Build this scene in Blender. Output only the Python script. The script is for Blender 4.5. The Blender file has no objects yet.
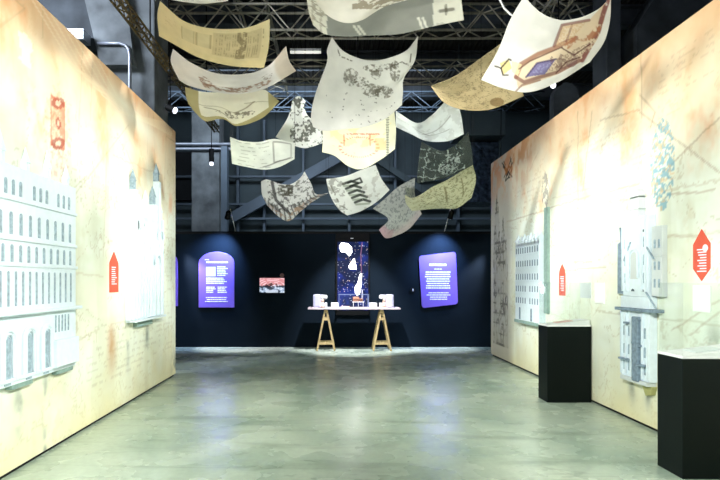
import bpy, math, random
import numpy as np
from mathutils import Vector, Matrix

SC = bpy.context.scene
COL = SC.collection
F = 510.0; CX = 332.0; CY = 281.0; H = 1.4      # lens in pixels, vanishing point, eye height
XL, XR, WT = -2.32, 3.0, 3.61                   # faces of the two print walls, their height
YB = 10.8                                       # dark back partition

# ------------------------------------------------------------------ camera
cam_d = bpy.data.cameras.new('camera'); cam = bpy.data.objects.new('camera', cam_d); COL.objects.link(cam)
cam.location = (0, 0, H); cam.rotation_euler = (math.pi/2, 0, 0)
cam_d.sensor_width = 36; cam_d.lens = F/720*36
cam_d.shift_x = (360-CX)/720; cam_d.shift_y = (CY-240)/720
cam_d.clip_start = 0.05; cam_d.clip_end = 100
SC.camera = cam

# ------------------------------------------------------------------ world, exposure
w = bpy.data.worlds.new('world'); SC.world = w; w.use_nodes = True
bg = w.node_tree.nodes['Background']; bg.inputs[0].default_value = (0.55, 0.68, 0.85, 1); bg.inputs[1].default_value = 0.35
SC.view_settings.view_transform = 'Standard'; SC.view_settings.look = 'None'
SC.view_settings.gamma = 1; SC.view_settings.use_curve_mapping = False
SC.view_settings.exposure = 0.45

def aim(o, target):
    d = Vector(target)-o.location
    o.rotation_euler = d.to_track_quat('-Z', 'Y').to_euler()
def spot(name, loc, target, power, deg, blend=0.5, col=(1, 1, 1), size=0.1):
    l = bpy.data.lights.new(name, 'SPOT'); l.energy = power; l.spot_size = math.radians(deg); l.spot_blend = blend
    l.color = col; l.shadow_soft_size = size
    o = bpy.data.objects.new(name, l); COL.objects.link(o); o.location = loc; aim(o, target); return o
def area(name, loc, target, power, sx, sy, col=(1, 1, 1)):
    l = bpy.data.lights.new(name, 'AREA'); l.shape = 'RECTANGLE'; l.size = sx; l.size_y = sy; l.energy = power; l.color = col
    o = bpy.data.objects.new(name, l); COL.objects.link(o); o.location = loc; aim(o, target); return o

WARM = (0.97, 1.0, 0.92); NEUT = (0.97, 0.97, 1.0)
SPOTS = [   # name, place, target, watts, cone, blend, colour, size; every one gets a lamp body of its own further down
    # wash of the right wall: one hard lamp from beyond, soft ones from the near end
    ('wall_wash', (-2.15, 7.3, 3.8), (XR, 5.3, 1.2), 950, 70, 0.9, WARM, 0.24),
    ('wall_wash', (-1.0, 0.6, 3.3), (XR, 4.9, 1.5), 900, 72, 0.9, WARM, 0.12),
    ('wall_wash', (-0.2, 1.4, 3.2), (XR, 7.0, 1.9), 560, 34, 1.0, WARM, 0.12),
    # wash of the left wall
    ('wall_wash', (2.95, 7.0, 4.05), (XL, 4.6, 1.1), 850, 70, 0.9, WARM, 0.24),
    ('wall_wash', (1.2, 0.6, 3.3), (XL, 4.0, 1.5), 850, 72, 0.9, WARM, 0.12),
    ('wall_wash', (0.6, 1.0, 3.2), (XL, 6.1, 2.0), 380, 30, 1.0, WARM, 0.12),
    # violet text panels, table, floor by the back partition
    ('panel_spot', (-2.15, 10.3, 2.55), (-2.47, 10.8, 1.75), 300, 88, 1.0, (0.36, 0.54, 1.0), 0.03),
    ('panel_spot', (2.35, 10.3, 2.55), (2.22, 10.8, 1.75), 300, 88, 1.0, (0.36, 0.54, 1.0), 0.03),
    ('table_spot', (0.45, 9.0, 3.35), (0.45, 10.7, 0.35), 850, 50, 0.6, (0.92, 0.92, 1.0), 0.012),
    ('floor_spot', (-3.3, 10.62, 2.3), (-2.0, 10.68, 0), 420, 44, 0.9, (0.88, 0.86, 1.0), 0.04),
    ('floor_spot', (3.4, 10.62, 2.3), (2.2, 10.68, 0), 300, 44, 0.9, (0.88, 0.86, 1.0), 0.04),
    # unseen floor uplights, added to brighten the sheets
    ('fill_uplight', (0.1, 1.0, 0.32), (0.2, 8.0, 3.05), 1000, 30, 0.9, NEUT, 0.12),
    ('fill_uplight', (-1.0, 1.2, 0.32), (-0.4, 5.0, 3.6), 230, 60, 0.8, NEUT, 0.15),
    ('fill_uplight', (1.1, 1.2, 0.32), (0.9, 5.0, 3.6), 90, 60, 0.8, NEUT, 0.15),
]
for s in SPOTS: spot(*s)
# cool fill lights added up in the roof space, without fixtures
area('hall_fill', (-1, 13.2, 6.6), (-1, 18, 3.6), 220, 8, 0.8, (0.74, 0.86, 1.0))
area('hall_fill', (-5.5, 6.0, 6.2), (-3.2, 8.6, 4.6), 190, 1.5, 1.0, (0.8, 0.88, 1.0))

# ------------------------------------------------------------------ helpers
def lin(c):
    return tuple(((x/255.0) / 12.92 if x/255.0 <= 0.04045 else ((x/255.0+0.055)/1.055)**2.4) for x in c)
def mat(name, rgb, rough=0.6, metal=0.0, noise=None, bump=0.0, emis=0.0, scale=8.0, spec=0.5):
    m = bpy.data.materials.new(name); m.use_nodes = True; nt = m.node_tree; b = nt.nodes['Principled BSDF']
    c = lin(rgb); b.inputs['Roughness'].default_value = rough; b.inputs['Metallic'].default_value = metal
    b.inputs['Specular IOR Level'].default_value = spec
    amt = 0.06 if noise is None else noise
    tc = nt.nodes.new('ShaderNodeTexCoord'); n = nt.nodes.new('ShaderNodeTexNoise'); n.inputs['Scale'].default_value = scale
    n.inputs['Detail'].default_value = 6
    nt.links.new(tc.outputs['Object'], n.inputs['Vector'])
    r = nt.nodes.new('ShaderNodeValToRGB')
    r.color_ramp.elements[0].position = 0.3; r.color_ramp.elements[1].position = 0.7
    r.color_ramp.elements[0].color = tuple(max(0, x*(1-amt*1.6)) for x in c)+(1,)
    r.color_ramp.elements[1].color = tuple(min(1, x*(1+amt)) for x in c)+(1,)
    nt.links.new(n.outputs['Fac'], r.inputs['Fac']); nt.links.new(r.outputs['Color'], b.inputs['Base Color'])
    if bump:
        bp = nt.nodes.new('ShaderNodeBump'); bp.inputs['Strength'].default_value = bump; bp.inputs['Distance'].default_value = 0.02
        nt.links.new(n.outputs['Fac'], bp.inputs['Height']); nt.links.new(bp.outputs['Normal'], b.inputs['Normal'])
    if emis:
        b.inputs['Emission Color'].default_value = c+(1,); b.inputs['Emission Strength'].default_value = emis
    return m

class MB:
    def __init__(s): s.v = []; s.f = []
    def add(s, vs, fs):
        n = len(s.v); s.v += [tuple(v) for v in vs]; s.f += [tuple(i+n for i in f) for f in fs]; return s
    def box(s, x0, x1, y0, y1, z0, z1):
        vs = [(x, y, z) for z in (z0, z1) for y in (y0, y1) for x in (x0, x1)]
        return s.add(vs, [(0, 2, 3, 1), (4, 5, 7, 6), (0, 1, 5, 4), (2, 6, 7, 3), (0, 4, 6, 2), (1, 3, 7, 5)])
    def tube(s, pts, r, n=8, caps=True, radii=None):
        pts = [Vector(p) for p in pts]; k = len(s.v); ref = None
        for i, p in enumerate(pts):
            d = (pts[min(i+1, len(pts)-1)]-pts[max(i-1, 0)]).normalized()
            if ref is None:
                ref = d.orthogonal().normalized()
            ref = (ref-d*ref.dot(d)).normalized(); b = d.cross(ref); rr = radii[i] if radii else r
            for j in range(n):
                a = 2*math.pi*j/n; s.v.append(tuple(p+ref*(rr*math.cos(a))+b*(rr*math.sin(a))))
        for i in range(len(pts)-1):
            for j in range(n):
                s.f.append((k+i*n+j, k+i*n+(j+1) % n, k+(i+1)*n+(j+1) % n, k+(i+1)*n+j))
        if caps:
            s.f.append(tuple(k+j for j in range(n))[::-1]); s.f.append(tuple(k+(len(pts)-1)*n+j for j in range(n)))
        return s
    def bar(s, a, b, wx, wy):                     # rectangular bar from a to b
        a = Vector(a); b = Vector(b); d = (b-a).normalized()
        u = d.cross(Vector((0, 1, 0)));
        if u.length < 0.1: u = d.cross(Vector((1, 0, 0)))
        u.normalize(); v = d.cross(u)
        vs = [p+u*(i*wx/2)+v*(j*wy/2) for p in (a, b) for i, j in ((-1, -1), (1, -1), (1, 1), (-1, 1))]
        return s.add(vs, [(0, 1, 2, 3), (7, 6, 5, 4), (0, 4, 5, 1), (1, 5, 6, 2), (2, 6, 7, 3), (3, 7, 4, 0)])
    def prism(s, poly, fn, d0, d1):               # 2-D outline, fn(a, b, depth) -> xyz
        n = len(poly); vs = [fn(a, b, d0) for a, b in poly]+[fn(a, b, d1) for a, b in poly]
        fs = [tuple(range(n))[::-1], tuple(range(n, 2*n))]+[(i, (i+1) % n, n+(i+1) % n, n+i) for i in range(n)]
        return s.add(vs, fs)
    def lathe(s, prof, c, n=20):
        k = len(s.v); m = len(prof)
        for r, z in prof:
            for j in range(n):
                a = 2*math.pi*j/n; s.v.append((c[0]+r*math.cos(a), c[1]+r*math.sin(a), c[2]+z))
        for i in range(m-1):
            for j in range(n):
                s.f.append((k+i*n+j, k+i*n+(j+1) % n, k+(i+1)*n+(j+1) % n, k+(i+1)*n+j))
        s.f.append(tuple(k+j for j in range(n))[::-1]); s.f.append(tuple(k+(m-1)*n+j for j in range(n)))
        return s
def link(name, mb, m, parent=None, bevel=0, smooth=False, fix=True):
    me = bpy.data.meshes.new(name); me.from_pydata(mb.v, [], mb.f); me.update()
    import bmesh
    if fix:
        bm = bmesh.new(); bm.from_mesh(me); bmesh.ops.recalc_face_normals(bm, faces=bm.faces); bm.to_mesh(me); bm.free()
    me.materials.append(m); o = bpy.data.objects.new(name, me); COL.objects.link(o)
    if parent:
        o.parent = parent
        while parent: 
            off = Vector(parent.location); o_loc = off; 
            for v in me.vertices: v.co -= off
            parent = parent.parent
    if bevel:
        b = o.modifiers.new('bevel', 'BEVEL'); b.width = bevel; b.segments = 2; b.limit_method = 'ANGLE'
    if smooth:
        for p in me.polygons: p.use_smooth = True
    return o
def tag(o, label, cat, group=None, kind=None):
    o['label'] = label; o['category'] = cat
    if group: o['group'] = group
    if kind: o['kind'] = kind
    return o
def thing(name, label, cat, loc, group=None):
    o = bpy.data.objects.new(name, None); COL.objects.link(o); o.location = loc; o.empty_display_size = 0.1
    return tag(o, label, cat, group)
def struct(name, mb, m, **k):
    o = link(name, mb, m, **k); o['kind'] = 'structure'; return o
def P(px, py, Y): return Vector(((px-CX)*Y/F, Y, H+(CY-py)*Y/F))
def onL(px, py): Y = -XL*F/(CX-px); return Y, H+(CY-py)*Y/F
def onR(px, py): Y = XR*F/(px-CX); return Y, H+(CY-py)*Y/F

# numpy noise used to place the inks and stains of the prints
RT = np.random.RandomState(7).rand(8, 256, 256)
def vn(x, y, s=0):
    xi = np.floor(x).astype(int); yi = np.floor(y).astype(int); fx = x-xi; fy = y-yi
    fx = fx*fx*(3-2*fx); fy = fy*fy*(3-2*fy); t = RT[s % 8]; g = lambda a, b: t[a % 256, b % 256]
    return (g(xi, yi)*(1-fx)+g(xi+1, yi)*fx)*(1-fy)+(g(xi, yi+1)*(1-fx)+g(xi+1, yi+1)*fx)*fy
def fbm(x, y, s=0, o=4):
    r = 0; a = 0.5; t = 0
    for i in range(o): r = r+a*vn(x*2**i+i*17.3, y*2**i+i*9.1, s+i); t += a; a *= 0.55
    return r/t
def ss(a, b, x): t = np.clip((x-a)/(b-a), 0, 1); return t*t*(3-2*t)
def seg(X, Y, a, b, w):
    ax, ay = a; bx, by = b; dx, dy = bx-ax, by-ay; L = dx*dx+dy*dy+1e-9
    t = np.clip(((X-ax)*dx+(Y-ay)*dy)/L, 0, 1); d = np.hypot(X-ax-t*dx, Y-ay-t*dy)
    return 1-ss(w*0.5, w, d)
def path(X, Y, pts, w):
    m = np.zeros_like(X)
    for a, b in zip(pts, pts[1:]): m = np.maximum(m, seg(X, Y, a, b, w))
    return m
def poly(X, Y, pts):
    m = np.zeros(X.shape, bool); n = len(pts)
    for i in range(n):
        x0, y0 = pts[i]; x1, y1 = pts[(i+1) % n]
        if y0 == y1: continue
        m ^= ((y0 > Y) != (y1 > Y)) & (X < (x1-x0)*(Y-y0)/(y1-y0)+x0)
    return m.astype(float)
def rows(X, Y, x0, x1, y0, y1, pitch, dash, s=0):     # handwriting-like rows
    
    inside = (X > x0) & (X < x1) & (Y > min(y0, y1)) & (Y < max(y0, y1))
    r = np.floor(Y/pitch); q = np.abs(Y/pitch-r-0.5-0.25*(vn(X/dash*3, r*5.1, s)-.5))
    return inside*(q < 0.16)*(vn(X/dash+r*31.7, r*7.3, s) > 0.5)*(vn(X*1.7, r*3.3, s+1) > 0.4)*0.6
def ink(C, m, rgb, k=1.0):
    c = np.array(lin(rgb)) if max(rgb) > 1.01 else np.array(rgb)
    m = np.clip(m*k, 0, 1)[..., None]; return C*(1-m)+c*m

def attr_mat(name, rough=0.8, trans=0.0, alpha=None, weave=300, noise=0.05, nscale=3):
    m = bpy.data.materials.new(name); m.use_nodes = True; nt = m.node_tree; b = nt.nodes['Principled BSDF']; out = nt.nodes['Material Output']
    b.inputs['Roughness'].default_value = rough; b.inputs['Specular IOR Level'].default_value = 0.15
    a = nt.nodes.new('ShaderNodeAttribute'); a.attribute_name = 'print'
    tc = nt.nodes.new('ShaderNodeTexCoord'); n = nt.nodes.new('ShaderNodeTexNoise'); n.inputs['Scale'].default_value = nscale; n.inputs['Detail'].default_value = 8
    nt.links.new(tc.outputs['Object'], n.inputs['Vector'])
    mr = nt.nodes.new('ShaderNodeMapRange'); mr.inputs['From Min'].default_value = 0.3; mr.inputs['From Max'].default_value = 0.7
    mr.inputs['To Min'].default_value = 1-noise*2; mr.inputs['To Max'].default_value = 1+noise
    nt.links.new(n.outputs['Fac'], mr.inputs['Value'])
    mx = nt.nodes.new('ShaderNodeVectorMath'); mx.operation = 'SCALE'
    nt.links.new(a.outputs['Color'], mx.inputs[0]); nt.links.new(mr.outputs[0], mx.inputs['Scale'])
    nt.links.new(mx.outputs[0], b.inputs['Base Color'])
    last = b.outputs[0]
    if trans:
        t = nt.nodes.new('ShaderNodeBsdfTranslucent'); nt.links.new(mx.outputs[0], t.inputs[0])
        ms = nt.nodes.new('ShaderNodeMixShader'); ms.inputs[0].default_value = trans
        nt.links.new(last, ms.inputs[1]); nt.links.new(t.outputs[0], ms.inputs[2]); last = ms.outputs[0]
    if alpha is not None:
        t = nt.nodes.new('ShaderNodeBsdfTransparent'); ms = nt.nodes.new('ShaderNodeMixShader'); ms.inputs[0].default_value = 1-alpha
        nt.links.new(last, ms.inputs[1]); nt.links.new(t.outputs[0], ms.inputs[2]); last = ms.outputs[0]
    nt.links.new(last, out.inputs[0]); return m
def grid(name, co, colr, m, parent=None, smooth=True):
    nv, nu = co.shape[:2]; me = bpy.data.meshes.new(name)
    idx = np.arange(nv*nu).reshape(nv, nu); f = np.stack([idx[:-1, :-1], idx[1:, :-1], idx[1:, 1:], idx[:-1, 1:]], -1).reshape(-1, 4)
    me.vertices.add(nv*nu); me.vertices.foreach_set('co', co.reshape(-1).astype(np.float32))
    me.loops.add(f.size); me.loops.foreach_set('vertex_index', f.reshape(-1)); me.polygons.add(len(f))
    me.polygons.foreach_set('loop_start', np.arange(0, f.size, 4)); me.polygons.foreach_set('loop_total', np.full(len(f), 4))
    me.update(calc_edges=True); me.validate()
    at = me.color_attributes.new('print', 'FLOAT_COLOR', 'POINT')
    c4 = np.concatenate([np.clip(colr, 0, 1).reshape(-1, 3), np.ones((nv*nu, 1))], 1); at.data.foreach_set('color', c4.reshape(-1).astype(np.float32))
    if smooth: me.polygons.foreach_set('use_smooth', np.ones(len(f), bool))
    me.materials.append(m); o = bpy.data.objects.new(name, me); COL.objects.link(o)
    if parent: o.parent = parent
    return o

# ------------------------------------------------------------------ materials
M = {}
M['black'] = mat('matt black paint', (7, 9, 10), 0.6, scale=4, spec=0.15)
M['plinth'] = mat('dark green black plinth', (6, 15, 13), 0.55, scale=5, spec=0.15)
M['navy'] = mat('dark slate partition paint', (15, 25, 34), 0.7, noise=0.12, scale=1.5, spec=0.05)
M['void'] = mat('dark hall paint', (26, 30, 34), 0.9, noise=0.3, scale=1.0)
M['ceil'] = mat('dark corrugated roof', (52, 50, 46), 0.8, noise=0.2, scale=2)
M['slate'] = mat('blue grey painted steel', (84, 98, 112), 0.6, noise=0.14, scale=1.2)
M['slate2'] = mat('green grey cladding', (62, 76, 82), 0.7, noise=0.18, scale=0.9)
M['conc'] = mat('old concrete', (110, 116, 120), 0.85, noise=0.3, bump=0.4, scale=2.5)
M['conc_dark'] = mat('dark concrete', (70, 76, 82), 0.9, noise=0.3, bump=0.4, scale=2.0)
M['truss'] = mat('aluminium truss tube', (172, 166, 148), 0.5, 0.3, noise=0.15, scale=6)
M['brass'] = mat('yellowed truss tube', (120, 102, 62), 0.6, 0.2, noise=0.4, scale=9)
M['steel'] = mat('galvanised pipe', (150, 156, 168), 0.4, 0.4, scale=6)
M['wire'] = mat('thin wire', (24, 24, 24), 0.9, scale=6, spec=0.05)
M['white'] = mat('white plaster model', (224, 237, 244), 0.75, noise=0.03, scale=20)
M['whitep'] = mat('white paint', (226, 226, 226), 0.5, noise=0.02, scale=10)
M['lilac'] = mat('pale lilac plastic', (176, 176, 200), 0.45, noise=0.03, scale=10)
M['niche'] = mat('blue grey recess shade', (128, 148, 164), 0.8, noise=0.2, scale=30)  # shade of the unbuilt window recesses, put into the colour
M['niche_pale'] = mat('pale blue recess shade', (158, 178, 192), 0.8, noise=0.2, scale=30)
M['teal'] = mat('grey green model shade', (140, 166, 158), 0.8, noise=0.1, scale=20)  # shade beside and beneath the models, kept as a colour
M['red'] = mat('vermilion label', (226, 92, 66), 0.6, noise=0.03, scale=12)
M['violet'] = mat('violet panel print', (112, 86, 196), 0.55, noise=0.06, scale=4)
M['ink'] = mat('white print', (240, 238, 250), 0.6, noise=0.01)
M['wood'] = mat('pale beech wood', (190, 166, 118), 0.5, noise=0.12, scale=14)
M['top'] = mat('pinkish white table top', (226, 208, 212), 0.4, noise=0.03, scale=6)
M['copper'] = mat('copper coloured clay', (196, 132, 104), 0.6, noise=0.2, scale=20)
M['frame'] = mat('grey blue metal frame', (128, 140, 176), 0.35, 0.5, scale=10)
M['foil'] = mat('silver foil insulation', (88, 104, 124), 0.28, 0.8, noise=0.5, bump=1.0, scale=9)
M['pink'] = mat('pinkish paper', (222, 184, 176), 0.7, noise=0.08, scale=25)
M['card'] = mat('pale grey card', (205, 212, 212), 0.7, noise=0.02)
M['lamp'] = mat('lamp glass', (235, 240, 255), 0.4, emis=2)
M['tubelamp'] = mat('fluorescent tube', (235, 235, 225), 0.4, emis=0.6)
def glass():
    m = bpy.data.materials.new('clear acrylic'); m.use_nodes = True; nt = m.node_tree; nt.nodes.remove(nt.nodes['Principled BSDF'])
    t = nt.nodes.new('ShaderNodeBsdfTransparent'); t.inputs[0].default_value = (0.97, 0.985, 0.98, 1); g = nt.nodes.new('ShaderNodeBsdfGlossy'); g.inputs['Roughness'].default_value = 0.03
    n = nt.nodes.new('ShaderNodeTexNoise'); n.inputs['Scale'].default_value = 2
    mr = nt.nodes.new('ShaderNodeMapRange'); mr.inputs['To Min'].default_value = 0.03; mr.inputs['To Max'].default_value = 0.06
    nt.links.new(n.outputs['Fac'], mr.inputs['Value'])
    ms = nt.nodes.new('ShaderNodeMixShader'); nt.links.new(mr.outputs[0], ms.inputs[0])
    nt.links.new(t.outputs[0], ms.inputs[1]); nt.links.new(g.outputs[0], ms.inputs[2]); nt.links.new(ms.outputs[0], nt.nodes['Material Output'].inputs[0]); return m
M['glass'] = glass()
def floor_mat():
    m = bpy.data.materials.new('polished concrete'); m.use_nodes = True; nt = m.node_tree; b = nt.nodes['Principled BSDF']; L = nt.links.new
    tc = nt.nodes.new('ShaderNodeTexCoord')
    def noise(sc, det, mp=None, dist=0):
        n = nt.nodes.new('ShaderNodeTexNoise'); n.inputs['Scale'].default_value = sc; n.inputs['Detail'].default_value = det; n.inputs['Distortion'].default_value = dist
        if mp:
            k = nt.nodes.new('ShaderNodeMapping'); k.inputs['Scale'].default_value = mp; L(tc.outputs['Object'], k.inputs[0]); L(k.outputs[0], n.inputs['Vector'])
        else: L(tc.outputs['Object'], n.inputs['Vector'])
        return n
    def ramp(src, p0, p1, c0, c1):
        r = nt.nodes.new('ShaderNodeValToRGB'); e = r.color_ramp.elements; e[0].position = p0; e[1].position = p1; e[0].color = tuple(c0)+(1,); e[1].color = tuple(c1)+(1,)
        L(src.outputs['Fac'], r.inputs['Fac']); return r
    def mul(a, b_, f=1.0):
        x = nt.nodes.new('ShaderNodeMix'); x.data_type = 'RGBA'; x.blend_type = 'MULTIPLY'; x.inputs[0].default_value = f
        L(a.outputs[0] if a.bl_idname != 'ShaderNodeMix' else a.outputs[2], x.inputs[6]); L(b_.outputs[0], x.inputs[7]); return x
    base = ramp(noise(0.9, 8, None, 0.6), 0.3, 0.72, lin((144, 164, 148)), lin((200, 212, 194)))
    streak = ramp(noise(1.7, 6, (0.35, 2.2, 1), 1.4), 0.34, 0.44, (0.74, 0.76, 0.74), (1, 1, 1))
    speck = ramp(noise(3.2, 6, (0.6, 1.6, 1), 2.5), 0.33, 0.37, (0.78, 0.80, 0.78), (1, 1, 1))
    fine = ramp(noise(22, 4), 0.3, 0.7, (0.9, 0.9, 0.9), (1.05, 1.05, 1.05))
    x = mul(mul(mul(base, streak), speck), fine); L(x.outputs[2], b.inputs['Base Color'])
    rr = nt.nodes.new('ShaderNodeMapRange'); rr.inputs['From Min'].default_value = 0.3; rr.inputs['From Max'].default_value = 0.7
    rr.inputs['To Min'].default_value = 0.17; rr.inputs['To Max'].default_value = 0.36; L(noise(2.2, 6).outputs['Fac'], rr.inputs['Value']); L(rr.outputs[0], b.inputs['Roughness'])
    bp = nt.nodes.new('ShaderNodeBump'); bp.inputs['Strength'].default_value = 0.12; bp.inputs['Distance'].default_value = 0.02
    L(noise(5, 5, (0.7, 1.4, 1)).outputs['Fac'], bp.inputs['Height']); L(bp.outputs['Normal'], b.inputs['Normal']); return m
M['floor'] = floor_mat()

# ------------------------------------------------------------------ the hall
struct('floor', MB().box(-10, 10, -4, 19, -0.2, 0), M['floor'])
c = MB()                                            # corrugated roof deck: ribs run along the hall
n = 160; xs = np.linspace(-10, 10, n*4+1)
top = [(x, 7.4+(0.07 if (i//2) % 2 else 0.0)) for i, x in enumerate(xs)]
outl = top+[(10, 7.7), (-10, 7.7)]
for i in range(len(top)-1):
    (a, za), (b, zb) = top[i], top[i+1]
    c.add([(a, -4, za), (b, -4, zb), (b, 19, zb), (a, 19, za)], [(0, 1, 2, 3)])
c.box(-10, 10, -4, 19, 7.6, 7.7)
struct('ceiling', c, M['ceil'], fix=False)
struct('wall_far', MB().box(-10, 10, 18, 18.3, 0, 7.6), M['slate2'])
struct('wall_outer_left', MB().box(-8.3, -8, -4, 18, 0, 7.6), M['void'])
struct('wall_outer_right', MB().box(8, 8.3, -4, 18, 0, 7.6), M['void'])
struct('wall_back', MB().box(-7.9, 7.9, YB, YB+0.15, 0, 2.44), M['navy'])
struct('trim_1', MB().box(-7.9, 7.9, YB-0.012, YB, 2.40, 2.45), M['black'])

# ---- the two print-covered walls
def wall(side, y0, y1):
    X = XL if side == 'left' else XR
    sg = -1 if side == 'left' else 1
    st = 0.015; ny = int((y1-y0)/st)+1; nz = int((WT-0.03)/st)+1
    Yg, Zg = np.meshgrid(np.linspace(y0, y1, ny), np.linspace(0.03, WT, nz))
    n1 = fbm(Yg*0.9+3*(sg > 0), Zg*0.9, 1, 5); n2 = fbm(Yg*2.3+7, Zg*1.6, 2, 5); n3 = fbm(Yg*7, Zg*5, 3, 4)
    C = np.ones(Yg.shape+(3,))*np.array(lin((236, 242, 230)))
    C = ink(C, ss(0.45, 0.7, n1), (238, 236, 212), 0.55)
    C = ink(C, ss(0.42, 0.75, fbm(Yg*1.5+31, Zg*3.2+5, 5, 5)), (212, 216, 192), 0.5)
    C = ink(C, ss(0.50, 0.72, fbm(Yg*5+3, Zg*0.8, 6, 4)), (204, 206, 178), 0.35)
    C = ink(C, (np.abs(fbm(Yg*2.2+9, Zg*2.2+1, 0, 5)-0.5) < 0.006)*1.0, (176, 160, 124), 0.35)
    C = ink(C, (np.abs(fbm(Yg*1.2+5, Zg*1.6+8, 3, 5)-0.46) < 0.004)*1.0, (176, 150, 114), 0.35)
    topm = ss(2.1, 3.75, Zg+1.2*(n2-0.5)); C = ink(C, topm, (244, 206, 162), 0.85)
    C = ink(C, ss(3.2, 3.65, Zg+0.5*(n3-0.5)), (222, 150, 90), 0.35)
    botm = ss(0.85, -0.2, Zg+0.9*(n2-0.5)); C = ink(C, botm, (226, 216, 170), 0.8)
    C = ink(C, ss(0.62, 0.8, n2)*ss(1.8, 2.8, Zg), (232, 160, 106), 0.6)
    C = ink(C, ss(0.58, 0.66, n3)*ss(0.5, 0.7, n2), (206, 184, 140), 0.2)
    for k in range(26):                              # fold creases and loose pen strokes
        r = random.Random(k+100*(sg > 0)); a = (r.uniform(y0+3, y1), r.uniform(0.2, WT)); L = r.uniform(0.4, 1.8); t = r.choice([0.1, 1.5, 1.57, 0.7, -0.6, 0.05])+r.uniform(-.1, .1)
        C = ink(C, seg(Yg+0.04*(n3-0.5), Zg+0.05*(n3-0.5), a, (a[0]+L*math.cos(t), a[1]+L*math.sin(t)), 0.012), (176, 150, 116), 0.28)
    f = onL if side == 'left' else onR
    def px(pts): return [f(*p) for p in pts]
    if side == 'left':
        for k in range(7):                          # pale rays: streaks of grazing light painted into the print
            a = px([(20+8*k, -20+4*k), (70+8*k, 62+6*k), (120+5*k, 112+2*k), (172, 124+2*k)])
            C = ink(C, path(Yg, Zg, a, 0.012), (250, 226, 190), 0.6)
        a = f(135, 118); C = ink(C, np.exp(-((Yg-a[0])/0.9)**2-((Zg-a[1]+0.12*(Yg-a[0]))/0.14)**2)*(0.6+0.6*n3), (252, 246, 226), 0.9)  # bright patch of grazing light, painted into the print
        Y0, Z0 = f(50, 95); Y1, Z1 = f(66, 150); cy, cz = (Y0+Y1)/2, (Z0+Z1)/2
        e = np.maximum(np.abs(Yg-cy)/0.115, np.abs(Zg-cz)/0.21)+0.35*(n3-0.5)
        C = ink(C, (e < 1)*(0.5+0.5*(n3 > 0.48)), (222, 140, 104), 0.7)
        C = ink(C, (np.abs(e-0.95) < 0.07)*1.0, (196, 104, 76), 0.5)
        for dz in (-0.17, 0.0, 0.17):
            e2 = np.hypot((Yg-cy)/(0.10 if dz else 0.04), (Zg-cz-dz-0.3*(Yg-cy)*(dz != 0))/0.045); C = ink(C, (np.abs(e2-0.8) < 0.3)*1.0, (150, 60, 50), 0.7); C = ink(C, (e2 < 0.5)*1.0, (240, 214, 190), 0.8)
        C = ink(C, (np.hypot((Yg-cy)/0.22, (Zg-cz+0.1)/0.42) < 1)*(fbm(Yg*30, Zg*30, 4, 2) > 0.56), (200, 110, 90), 0.3)
        C = ink(C, rows(Yg, Zg, 4.6, 7.4, 0.35, 1.0, 0.07, 0.06, 2), (150, 130, 100), 0.35)
        C = ink(C, rows(Yg, Zg, 4.8, 5.7, 2.0, 2.5, 0.06, 0.05, 3), (160, 140, 110), 0.18)
        C = ink(C, rows(Yg, Zg, 6.9, 7.5, 1.0, 2.2, 0.06, 0.05, 3), (160, 140, 110), 0.25)
        a = f(112, 328); C = ink(C, np.exp(-((Yg-a[0])/0.10)**2-((Zg-a[1]+.18)/0.28)**2)*(n3+0.4), (192, 140, 84), 0.8)
        for (x, y, ww, hh) in ((128, 342, .05, .22), (147, 335, .06, .16), (20, 408, .06, .16), (46, 398, .05, .20), (45, 455, .03, .2), (174, 365, .12, .2)):
            a = f(x, y); C = ink(C, np.exp(-((Yg-a[0])/ww)**2-((Zg-a[1])/hh)**2)*ss(0.35, 0.6, n3), (120, 132, 124), 0.8)
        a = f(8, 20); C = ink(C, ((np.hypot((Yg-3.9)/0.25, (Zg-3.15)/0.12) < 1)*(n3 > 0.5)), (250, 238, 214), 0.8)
    else:
        # tall ink drawing of spires at the far end
        u = Yg; far = ss(8.35, 8.75, Yg)
        C = ink(C, far*0.8+0*Yg, (172, 166, 152), 0.9)  # unlit far end: its shade is painted on in grey
        tw = np.zeros_like(Yg)
        for (cx_, w_, zt) in ((9.28, 0.20, 3.0), (8.95, 0.16, 2.55), (9.05, 0.36, 1.9), (8.8, 0.12, 2.2)):
            half = w_*np.clip((zt-Zg)/0.9, 0, 1)**0.7; tw = np.maximum(tw, (np.abs(Yg-cx_) < half)*(Zg > 0.25))
        mesh_ = (np.abs((Yg*9) % 1-0.5) < 0.13) | (np.abs((Zg*5.5) % 1-0.5) < 0.10) | (fbm(Yg*26, Zg*14, 5, 3) > 0.58)
        C = ink(C, tw*mesh_*ss(0.36, 0.6, fbm(Yg*5, Zg*4, 6, 3)), (62, 60, 54), 0.8)
        C = ink(C, tw*1.0, (120, 118, 108), 0.25)
        for k in range(9):                           # flourish of ink near the top
            r = random.Random(k); c0 = px([(507, 170)])[0]
            pts = [(c0[0]+r.uniform(-.28, .28), c0[1]+r.uniform(-.2, .2)) for _ in range(3)]; C = ink(C, path(Yg, Zg, pts, 0.02), (40, 34, 30), 0.85)
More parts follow.
